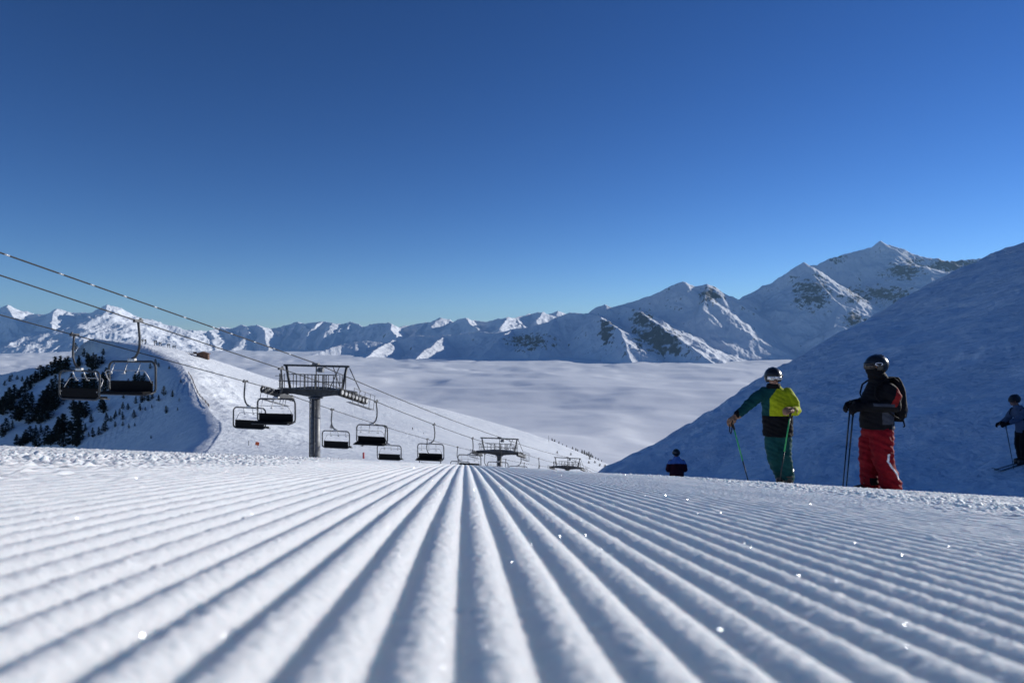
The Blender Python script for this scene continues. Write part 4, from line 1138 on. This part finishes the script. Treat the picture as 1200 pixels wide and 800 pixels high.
# ---- the man in red trousers, in profile
def red_man():
    d = 9.0; x0 = (1028 - 600) / F * d; z0 = gz(x0, d) - 0.02; O = Vector((x0, d, z0)); FA = R(-90)
    b = MB(); HC = (-0.03, 0, 1.655)
    head_shapes(b, HC, FA)
    b.tube([(0.03, 0, 1.40), (-0.01, 0, 1.58)], [0.065, 0.06], 12)
    b.rings([(0, 0, 0.82, 0.12, 0.16), (0, 0, 1.0, 0.12, 0.16), (0, 0, 1.3, 0.13, 0.17), (0.02, 0, 1.40, 0.09, 0.14), (0.02, 0, 1.48, 0.06, 0.07)], 18)
    NA = [(0.055, -0.18, 1.36), (0.075, -0.265, 1.165), (-0.20, -0.13, 1.155)]; FA_ = [(0.055, 0.18, 1.36), (0.05, 0.265, 1.175), (-0.22, 0.12, 1.17)]
    for A in (NA, FA_): limb(b, A, (0.055, 0.045, 0.03))
    hand(b, NA[2], (-0.95, 0.1, -0.2), (0, -0.8, 0.5), 0.95, 0.8, -1); hand(b, FA_[2], (-0.95, -0.1, -0.2), (0, 0.8, 0.5), 0.95, 0.8, 1)
    NL = [(0, -0.10, 0.86), (0.0, -0.125, 0.47), (0.115, -0.11, 0.16)]; FL = [(0, 0.10, 0.86), (-0.06, 0.11, 0.47), (-0.03, 0.11, 0.16)]
    for A in (NL, FL): limb(b, A, (0.09, 0.065, 0.05))
    p = solid('person', b, M['skin'], None, 0.0075, 2); p.location = O
    tag(p, 'man in red trousers and black jacket standing in profile with both hands on his poles', 'person')
    j = MB()
    j.rings([(0.0, 0, 0.85, 0.20, 0.225), (-0.005, 0, 0.92, 0.20, 0.225), (-0.01, 0, 1.05, 0.20, 0.222), (-0.005, 0, 1.2, 0.20, 0.225), (0.012, 0, 1.30, 0.185, 0.225), (0.025, 0, 1.39, 0.15, 0.20), (0.025, 0, 1.46, 0.125, 0.15), (0.01, 0, 1.52, 0.115, 0.115), (0.0, 0, 1.575, 0.108, 0.102)], 28)
    limb(j, [(0.055, -0.185, 1.37), (0.085, -0.245, 1.27), (0.075, -0.275, 1.17), (-0.06, -0.21, 1.158), (-0.185, -0.14, 1.155)], (0.098, 0.094, 0.088, 0.076, 0.064))
    limb(j, [(0.055, 0.185, 1.37), (0.085, 0.245, 1.27), (0.05, 0.275, 1.18), (-0.08, 0.20, 1.17), (-0.20, 0.13, 1.17)], (0.098, 0.094, 0.088, 0.076, 0.064))
    def zone(x, y, z):
        t = np.clip(((x - 0.165) * -0.13 + (z - 1.40) * -0.21) / (0.13 ** 2 + 0.21 ** 2), 0, 1)
        dist = np.hypot(x - 0.165 + 0.13 * t, z - 1.40 + 0.21 * t)
        i = np.where((dist < 0.05 - 0.022 * t) & (y < -0.08), 2, 0)
        i = np.where((x > -0.05) & (x < 0.17) & (z > 0.93) & (z < 1.085) & (y < 0), 1, i)
        i = np.where((x < 0.04) & (x > -0.17) & (z > 1.165) & (z < 1.20) & (y < -0.15), 1, i)
        i = np.where((z < 0.92) & (x > 0.08), 1, i)
        return i
    solid('jacket', j, [M['black_cloth'], M['charcoal'], M['coral']], p, 0.0095, 3, zone, 0.008, 12)
    t = MB()
    t.rings([(0.0, 0, 0.74, 0.17, 0.19), (0.0, 0, 0.82, 0.18, 0.20), (0, 0, 0.90, 0.17, 0.19)], 22)
    limb(t, [(0.0, -0.095, 0.80), (0.0, -0.11, 0.64), (0.005, -0.125, 0.47), (0.07, -0.12, 0.28), (0.125, -0.11, 0.10)], (0.15, 0.142, 0.125, 0.118, 0.13))
    limb(t, [(0.0, 0.095, 0.80), (-0.035, 0.105, 0.64), (-0.055, 0.11, 0.47), (-0.045, 0.11, 0.28), (-0.04, 0.11, 0.10)], (0.15, 0.14, 0.122, 0.115, 0.125))
    st = np.array([(0.02, 0.545), (0.012, 0.46), (0.05, 0.395), (0.11, 0.32), (0.185, 0.225)])
    def zone2(x, y, z):
        best = np.full(x.shape, 9.0)
        for a, c in zip(st[:-1], st[1:]):
            dx, dz = c - a; tt = np.clip(((x - a[0]) * dx + (z - a[1]) * dz) / (dx * dx + dz * dz), 0, 1)
            best = np.minimum(best, np.hypot(x - a[0] - dx * tt, z - a[1] - dz * tt))
        i = np.where((best < 0.013) & (y < -0.16), 1, 0)
        return np.where((z < 0.20) & (x < 0.02) & (x > -0.1) & (y > -0.06) & (y < 0.0), 2, i)
    solid('trousers', t, [M['red_cloth'], M['white_trim'], M['black_cloth']], p, 0.0085, 4, zone2, 0.015, 15)
    hc = (HC[0] + 0.022, 0, HC[2] + 0.036)
    hm = helmet(p, hc, FA, 1.06)
    g = goggles(p, (HC[0], 0, HC[2] + 0.018), FA, M['lens_dark'], 1.04)
    ring = [(-0.045 + 0.047 * math.cos(a), -0.128 - 0.004 * math.cos(2 * a), HC[2] + 0.046 + 0.017 * math.sin(a)) for a in np.linspace(0, 2 * math.pi, 25)]
    MB().tube(ring, 0.0055, 6, cap=False).build('strap_emblem', M['white_trim'], g)
    nw = MB(); nw.rings([(0.01, 0, 1.51, 0.122, 0.118), (-0.005, 0, 1.56, 0.116, 0.10), (-0.03, 0, 1.60, 0.116, 0.09), (-0.04, 0, 1.625, 0.112, 0.084), (-0.045, 0, 1.645, 0.104, 0.078)], 20)
    nw.build('neck_warmer', M['black_cloth'], p)
    gl = MB()
    for A, th, q in ((NA, -1, 1), (FA_, 1, -1)):
        gl2 = MB(); w = Vector(A[2]); limb(gl2, [w + Vector((0.04, 0, 0)), w + Vector((-0.03, q * 0.012, -0.005))], (0.068, 0.06))
        hand(gl2, w + Vector((-0.03, q * 0.012, 0)), (-0.95, q * 0.14, -0.22), (-0.05, -q * 0.75, 0.6), 1.45, 0.62, th, 1.5)
        solid('glove', gl2, M['black_cloth'], p, 0.007, 2)
    gl.bm.free()
    boot(p, (0.11, -0.11, 0.0), FA, green=True); boot(p, (-0.05, 0.11, 0.0), FA)
    ski_pole('ski_pole', (-0.33, -0.05, 1.215), (-0.465, -0.10, 0.0), M['dark_pole'], M['dark_pole'], 'dark ski pole under the near glove of the man in red trousers', O, 0.5)
    ski_pole('ski_pole', (-0.335, 0.03, 1.22), (-0.485, -0.05, 0.0), M['dark_pole'], M['dark_pole'], 'dark ski pole under the far glove of the man in red trousers', O, 0.5, False)
    bp = empty('backpack', O); tag(bp, 'slim black backpack on the back of the man in red trousers', 'backpack')
    q = MB()
    q.rings([(0.235, 0, 0.95, 0.06, 0.125), (0.245, 0, 1.02, 0.08, 0.145), (0.252, 0, 1.2, 0.088, 0.15), (0.245, 0, 1.36, 0.08, 0.145), (0.225, 0, 1.47, 0.065, 0.125), (0.205, 0, 1.53, 0.045, 0.10)], 24, sq=0.35)
    solid('pack_body', q, M['black_cloth'], bp, 0.010, 3, None, 0.004, 21)
    f = MB(); f.rings([(0.315, 0, 1.0, 0.022, 0.11), (0.325, 0, 1.1, 0.03, 0.12), (0.318, 0, 1.24, 0.022, 0.11)], 16, sq=0.3)
    f.build('front_pocket', M['charcoal'], bp)
    for s in (-1, 1):
        MB().tube([(0.22, s * 0.11, 1.47), (0.12, s * 0.15, 1.53), (0.0, s * 0.17, 1.50), (-0.11, s * 0.17, 1.42), (-0.13, s * 0.19, 1.30), (-0.05, s * 0.235, 1.15), (0.10, s * 0.24, 1.03), (0.22, s * 0.14, 0.99)], 0.018, 8, flat=0.5).build('shoulder_strap', M['black_cloth'], bp)
        MB().tube([(0.27, s * 0.12, 0.99), (0.29, s * 0.125, 0.90), (0.275, s * 0.12, 0.82 - 0.06 * s)], 0.010, 6).build('loose_strap', M['black_cloth'], bp)
red_man()

# ---- the person below the crest, seen from behind
def maroon_person():
    d = 22.0; x0 = (793 - 600) / F * d; z0 = gz(x0, d); top = (400 - 530.5) / F * d
    O = Vector((x0, d, top - 1.87)); 
    O.z = max(O.z, z0 - 0.2)
    b = MB(); HC = (-0.015, 0, 1.645); head_shapes(b, HC, R(180))
    b.tube([(0, 0, 1.4), (-0.01, 0, 1.56)], [0.06, 0.056], 12)
    b.rings([(0, 0, 0.82, 0.15, 0.11), (0, 0, 1.1, 0.15, 0.1), (0, 0, 1.3, 0.18, 0.11), (0, 0, 1.43, 0.17, 0.09), (0, 0, 1.5, 0.07, 0.06)], 18)
    for s in (-1, 1):
        limb(b, [(s * 0.2, 0, 1.42), (s * 0.27, 0.02, 1.18), (s * 0.22, 0.2, 1.08)], (0.055, 0.045, 0.03))
        hand(b, (s * 0.22, 0.2, 1.08), (-s * 0.2, 0.9, -0.2), (s * 0.4, 0, 0.8), 1.0, 0.6, s)
        limb(b, [(s * 0.09, 0, 0.84), (s * 0.10, 0.03, 0.46), (s * 0.11, 0, 0.14)], (0.085, 0.06, 0.045))
    p = solid('person', b, M['skin'], None, 0.009, 2); p.location = O
    tag(p, 'person in dark maroon and pale blue seen from behind, sunk below the snow crest', 'person')
    j = MB()
    j.rings([(0, 0, 0.80, 0.23, 0.17), (0, 0, 1.0, 0.235, 0.175), (0, 0, 1.2, 0.24, 0.17), (0, 0, 1.33, 0.23, 0.15), (0, 0, 1.44, 0.19, 0.12), (0, 0, 1.50, 0.12, 0.10), (0, 0, 1.57, 0.095, 0.095)], 26)
    for s in (-1, 1): limb(j, [(s * 0.19, 0, 1.38), (s * 0.25, 0.0, 1.26), (s * 0.275, 0.02, 1.14), (s * 0.24, 0.18, 1.08)], (0.088, 0.088, 0.082, 0.06))
    solid('jacket', j, [M['maroon'], M['pale_blue']], p, 0.011, 3, lambda x, y, z: np.where(z > 1.365 - 0.10 * np.abs(x), 1, 0), 0.006, 31)
    t = MB(); t.rings([(0, 0, 0.74, 0.18, 0.13), (0, 0, 0.88, 0.18, 0.13)], 18)
    for s in (-1, 1): limb(t, [(s * 0.09, 0, 0.8), (s * 0.1, 0.03, 0.46), (s * 0.11, 0, 0.10)], (0.12, 0.1, 0.1))
    solid('trousers', t, M['black_cloth'], p, 0.013, 3, None, 0.008, 33)
    helmet(p, (HC[0], -0.015, HC[2] + 0.048), R(180)); goggles(p, (HC[0], 0, HC[2] + 0.012), R(180), M['lens_dark'])
    for s in (-1, 1): boot(p, (s * 0.11, 0, 0), R(180))
maroon_person()

# ---- the skier at the edge of the picture
def slate_skier():
    d = 17.8; x0 = 0.75 * d; z0 = gz(x0, d); O = Vector((x0, d, z0)); FA = R(-90)
    b = MB(); HC = (-0.26, 0, 1.62); head_shapes(b, HC, FA)
    b.tube([(-0.12, 0, 1.38), (-0.22, 0, 1.55)], [0.062, 0.058], 12)
    b.rings([(0.02, 0, 0.82, 0.12, 0.15), (-0.02, 0, 1.0, 0.12, 0.15), (-0.09, 0, 1.28, 0.12, 0.17), (-0.13, 0, 1.40, 0.09, 0.17), (-0.15, 0, 1.47, 0.06, 0.07)], 18)
    NA = [(-0.13, -0.20, 1.38), (-0.33, -0.26, 1.18), (-0.56, -0.22, 1.07)]; FB = [(-0.13, 0.2, 1.38), (-0.22, 0.27, 1.14), (-0.42, 0.24, 1.02)]
    for A, s in ((NA, -1), (FB, 1)):
        limb(b, A, (0.055, 0.045, 0.03)); hand(b, A[2], (-0.9, 0, -0.25), (0, s * 0.8, 0.5), 0.95, 0.8, s)
    legs = [[(0.0, -0.10, 0.84), (-0.08, -0.12, 0.48), (-0.04, -0.12, 0.18)], [(0.0, 0.10, 0.84), (-0.03, 0.12, 0.48), (0.04, 0.12, 0.18)]]
    for A in legs: limb(b, A, (0.09, 0.065, 0.05))
    p = solid('person', b, M['skin'], None, 0.009, 2); p.location = O
    tag(p, 'skier in slate blue jacket and black trousers on the shaded slope, reaching a pole forward', 'person')
    j = MB()
    j.rings([(0.02, 0, 0.80, 0.185, 0.21), (0.0, 0, 0.95, 0.18, 0.20), (-0.03, 0, 1.1, 0.175, 0.205), (-0.075, 0, 1.25, 0.17, 0.215), (-0.11, 0, 1.37, 0.145, 0.205), (-0.14, 0, 1.45, 0.11, 0.13), (-0.18, 0, 1.52, 0.10, 0.10)], 26)
    limb(j, [(-0.13, -0.19, 1.36), (-0.24, -0.24, 1.27), (-0.33, -0.26, 1.18), (-0.45, -0.24, 1.12), (-0.54, -0.225, 1.08)], (0.09, 0.084, 0.078, 0.068, 0.058))
    limb(j, [(-0.13, 0.19, 1.36), (-0.18, 0.25, 1.25), (-0.22, 0.27, 1.15), (-0.32, 0.255, 1.08), (-0.40, 0.245, 1.03)], (0.09, 0.084, 0.078, 0.068, 0.058))
    solid('jacket', j, [M['slate'], M['black_cloth']], p, 0.011, 3, lambda x, y, z: np.where((x > -0.06) & (z > 1.02) & (z < 1.09), 1, 0), 0.006, 41)
    t = MB(); t.rings([(0.01, 0, 0.74, 0.16, 0.18), (0.01, 0, 0.88, 0.16, 0.18)], 18)
    for A in legs: limb(t, [A[0], A[1], (A[2][0], A[2][1], 0.14)], (0.135, 0.115, 0.11))
    solid('trousers', t, M['black_cloth'], p, 0.013, 3, None, 0.009, 43)
    helmet(p, (HC[0] + 0.02, 0, HC[2] + 0.05), FA); goggles(p, (HC[0], 0, HC[2] + 0.014), FA, M['lens_dark'])
    for A, s in ((NA, -1), (FB, 1)):
        g = MB(); w = Vector(A[2]); limb(g, [w + Vector((0.03, 0, 0.01)), w + Vector((-0.03, 0, -0.01))], (0.06, 0.05))
        hand(g, w + Vector((-0.03, 0, -0.01)), (-0.9, 0, -0.3), (0, s * 0.8, 0.5), 1.25, 0.65, s, 1.4); solid('glove', g, M['black_cloth'], p, 0.008, 2)
    for A in legs: boot(p, (A[2][0], A[2][1], 0.03), FA)
    slope = gz(x0 - 1, d) - z0
    for s, xo in ((-1, -0.04), (1, 0.06)):
        r = empty('ski', (x0 + xo, d + s * 0.12, gz(x0 + xo, d + s * 0.12) + 0.02)); tag(r, ['dark ski under the near boot of the skier in slate blue', 'dark ski under the far boot of the skier in slate blue'][s > 0], 'ski', 'skis of the slate blue skier')
        m = bmesh.new(); prev = None
        for i in range(25):
            u = -0.82 + 1.66 * i / 24
            w = 0.036 + 0.012 * abs(u) if u > -0.74 else 0.046 * max(0.15, 1 - ((-0.74 - u) / 0.085) ** 2)
            z = 0.0 if u > -0.62 else 0.9 * (-0.62 - u) ** 1.5
            zz = z + abs(slope) * 0 - u * slope * -1 * -1
            ring = [m.verts.new((u, -w, zz)), m.verts.new((u, w, zz)), m.verts.new((u, w, zz + 0.014)), m.verts.new((u, -w, zz + 0.014))]
            if prev:
                for q in range(4): m.faces.new((prev[q], prev[(q + 1) % 4], ring[(q + 1) % 4], ring[q]))
            else: m.faces.new(ring[::-1])
            prev = ring
        m.faces.new(prev); mb = MB(); mb.bm.free(); mb.bm = m; mb.build('ski_body', M['ski'], r)
        MB().box((0.12, 0, 0.035 - 0.12 * slope), (0.09, 0.07, 0.06), None, 0.01).box((-0.18, 0, 0.035 + 0.18 * slope), (0.08, 0.07, 0.05), None, 0.01).build('binding', M['grip'], r)
    ski_pole('ski_pole', (-0.655, -0.225, 1.09), (-0.455, -0.26, gz(x0 - 0.455, d - 0.26) - z0), M['dark_pole'], M['dark_pole'], 'thin dark ski pole planted ahead of the skier in slate blue', O, 0.5, False)
    bp = empty('backpack', O); tag(bp, 'dark backpack on the skier in slate blue', 'backpack')
    q = MB(); q.rings([(0.20, 0, 0.98, 0.08, 0.12), (0.19, 0, 1.1, 0.10, 0.14), (0.13, 0, 1.3, 0.10, 0.14), (0.06, 0, 1.42, 0.06, 0.10)], 20, sq=0.3)
    solid('pack_body', q, M['black_cloth'], bp, 0.012, 3)
    for s in (-1, 1): MB().tube([(0.06, s * 0.1, 1.42), (-0.08, s * 0.15, 1.47), (-0.22, s * 0.17, 1.40), (-0.24, s * 0.19, 1.28), (-0.12, s * 0.225, 1.1), (0.12, s * 0.15, 1.0)], 0.018, 8, flat=0.5).build('shoulder_strap', M['black_cloth'], bp)
slate_skier()

# ---- tiny skiers far down on the sunny slope
def far_skier(px, py, h, label):
    x, y = hit(px, py, 120); z = gz(x, y); s = h / F * y / 1.75
    b = MB(); limb(b, [(0.1, 0, 0.05), (0.08, 0.05, 0.45), (0.06, 0, 0.85)], (0.09, 0.11, 0.14), 8); limb(b, [(-0.12, 0, 0.05), (-0.1, -0.06, 0.45), (-0.04, 0, 0.85)], (0.09, 0.11, 0.14), 8)
    b.rings([(0, 0, 0.8, 0.2, 0.15), (0.02, 0, 1.15, 0.21, 0.16), (0.03, 0, 1.4, 0.2, 0.13), (0.03, 0, 1.5, 0.08, 0.08)], 12)
    limb(b, [(0.2, 0, 1.4), (0.32, 0.1, 1.15), (0.3, -0.2, 1.05)], (0.08, 0.07, 0.06), 8); limb(b, [(-0.17, 0, 1.4), (-0.3, -0.05, 1.15), (-0.25, -0.3, 1.05)], (0.08, 0.07, 0.06), 8)
    b.ball((0.03, -0.02, 1.64), (0.11, 0.12, 0.13), 12)
    p = solid('person', b, M['black_cloth'], None, 0.03, 2); p.location = (x, y, z); p.scale = (s, s, s)
    tag(p, label, 'person')
far_skier(483.5, 503.5, 3.2, 'tiny dark skier on the sunny slope above the low chairs')
far_skier(496.5, 508.5, 2.0, 'tiniest dark skier on the sunny slope, lower than the other')

# ------------------------------------------------------------------ ice crystals glinting on the groomed snow
def crystals():
    m = mat('ice crystal', (0.95, 0.97, 1.0), 0.3, 1.0)
    r = random.Random(4); bm = bmesh.new()
    def put(p, nrm, rad):
        z = nrm.normalized(); a = z.orthogonal().normalized(); b = z.cross(a)
        bm.faces.new([bm.verts.new(p + a * math.cos(k * math.pi / 3) * rad + b * math.sin(k * math.pi / 3) * rad) for k in range(6)])
    spots = [(90, 607, 1.0), (167, 744, 1.3), (295, 602, .6), (262, 745, .5), (656, 628, .8), (936, 674, 1.3), (1057, 650, 1.0), (1112, 640, .8), (1002, 636, .6), (705, 641, .7), (844, 737, .7), (1060, 731, .8), (600, 658, .7), (686, 627, .6), (380, 575, .6), (470, 650, .4), (780, 580, .8), (845, 600, .7), (950, 590, .7), (720, 590, .6), (230, 560, .6), (880, 640, .6), (160, 560, .6)]
    for px, py, k in spots:
        d = np.geomspace(0.15, 6, 3000); X = (px - 600) / F; e = (400 - py) / F
        g = piste(X * d, d) + 0.006 - e * d
        i = int(np.argmax(g > 0)) if np.any(g > 0) else 1500
        p = Vector((X * d[i], d[i], e * d[i])) * 0.985
        h = (sv + (-p).normalized()).normalized()
        put(p, h, 0.0003 * min(k, 0.95) * r.uniform(0.7, 1.1) * max(1.0, (p.y / 0.5)) )
    for _ in range(260):      # crystals that happen to lie close to the glinting angle
        y = 0.25 * (24 ** r.random()); x = r.uniform(-0.8, 0.8) * y
        p = Vector((x, y, float(piste(np.array([x]), np.array([y]))[0]) + 0.003))
        h = (sv + (-p).normalized()).normalized() + Vector((r.gauss(0, 0.12), r.gauss(0, 0.12), r.gauss(0, 0.12)))
        put(p, h, 0.00012 * max(1.0, y / 0.5))
    for _ in range(900):
        y = 0.2 * (30 ** r.random()); s = r.uniform(-0.9, 0.9) * y
        p = Vector((s, y, float(piste(np.array([s]), np.array([y]))[0]) + 0.004))
        put(p, Vector((r.gauss(0, 1), r.gauss(0, 1), r.gauss(0, 1))), 0.0004)
    me = bpy.data.meshes.new('ice_crystals'); bm.to_mesh(me); bm.free()
    o = link_mesh('ice_crystals', me, m)
    tag(o, 'tiny ice crystals glinting on the groomed snow', 'ice crystals', kind='stuff')
crystals()
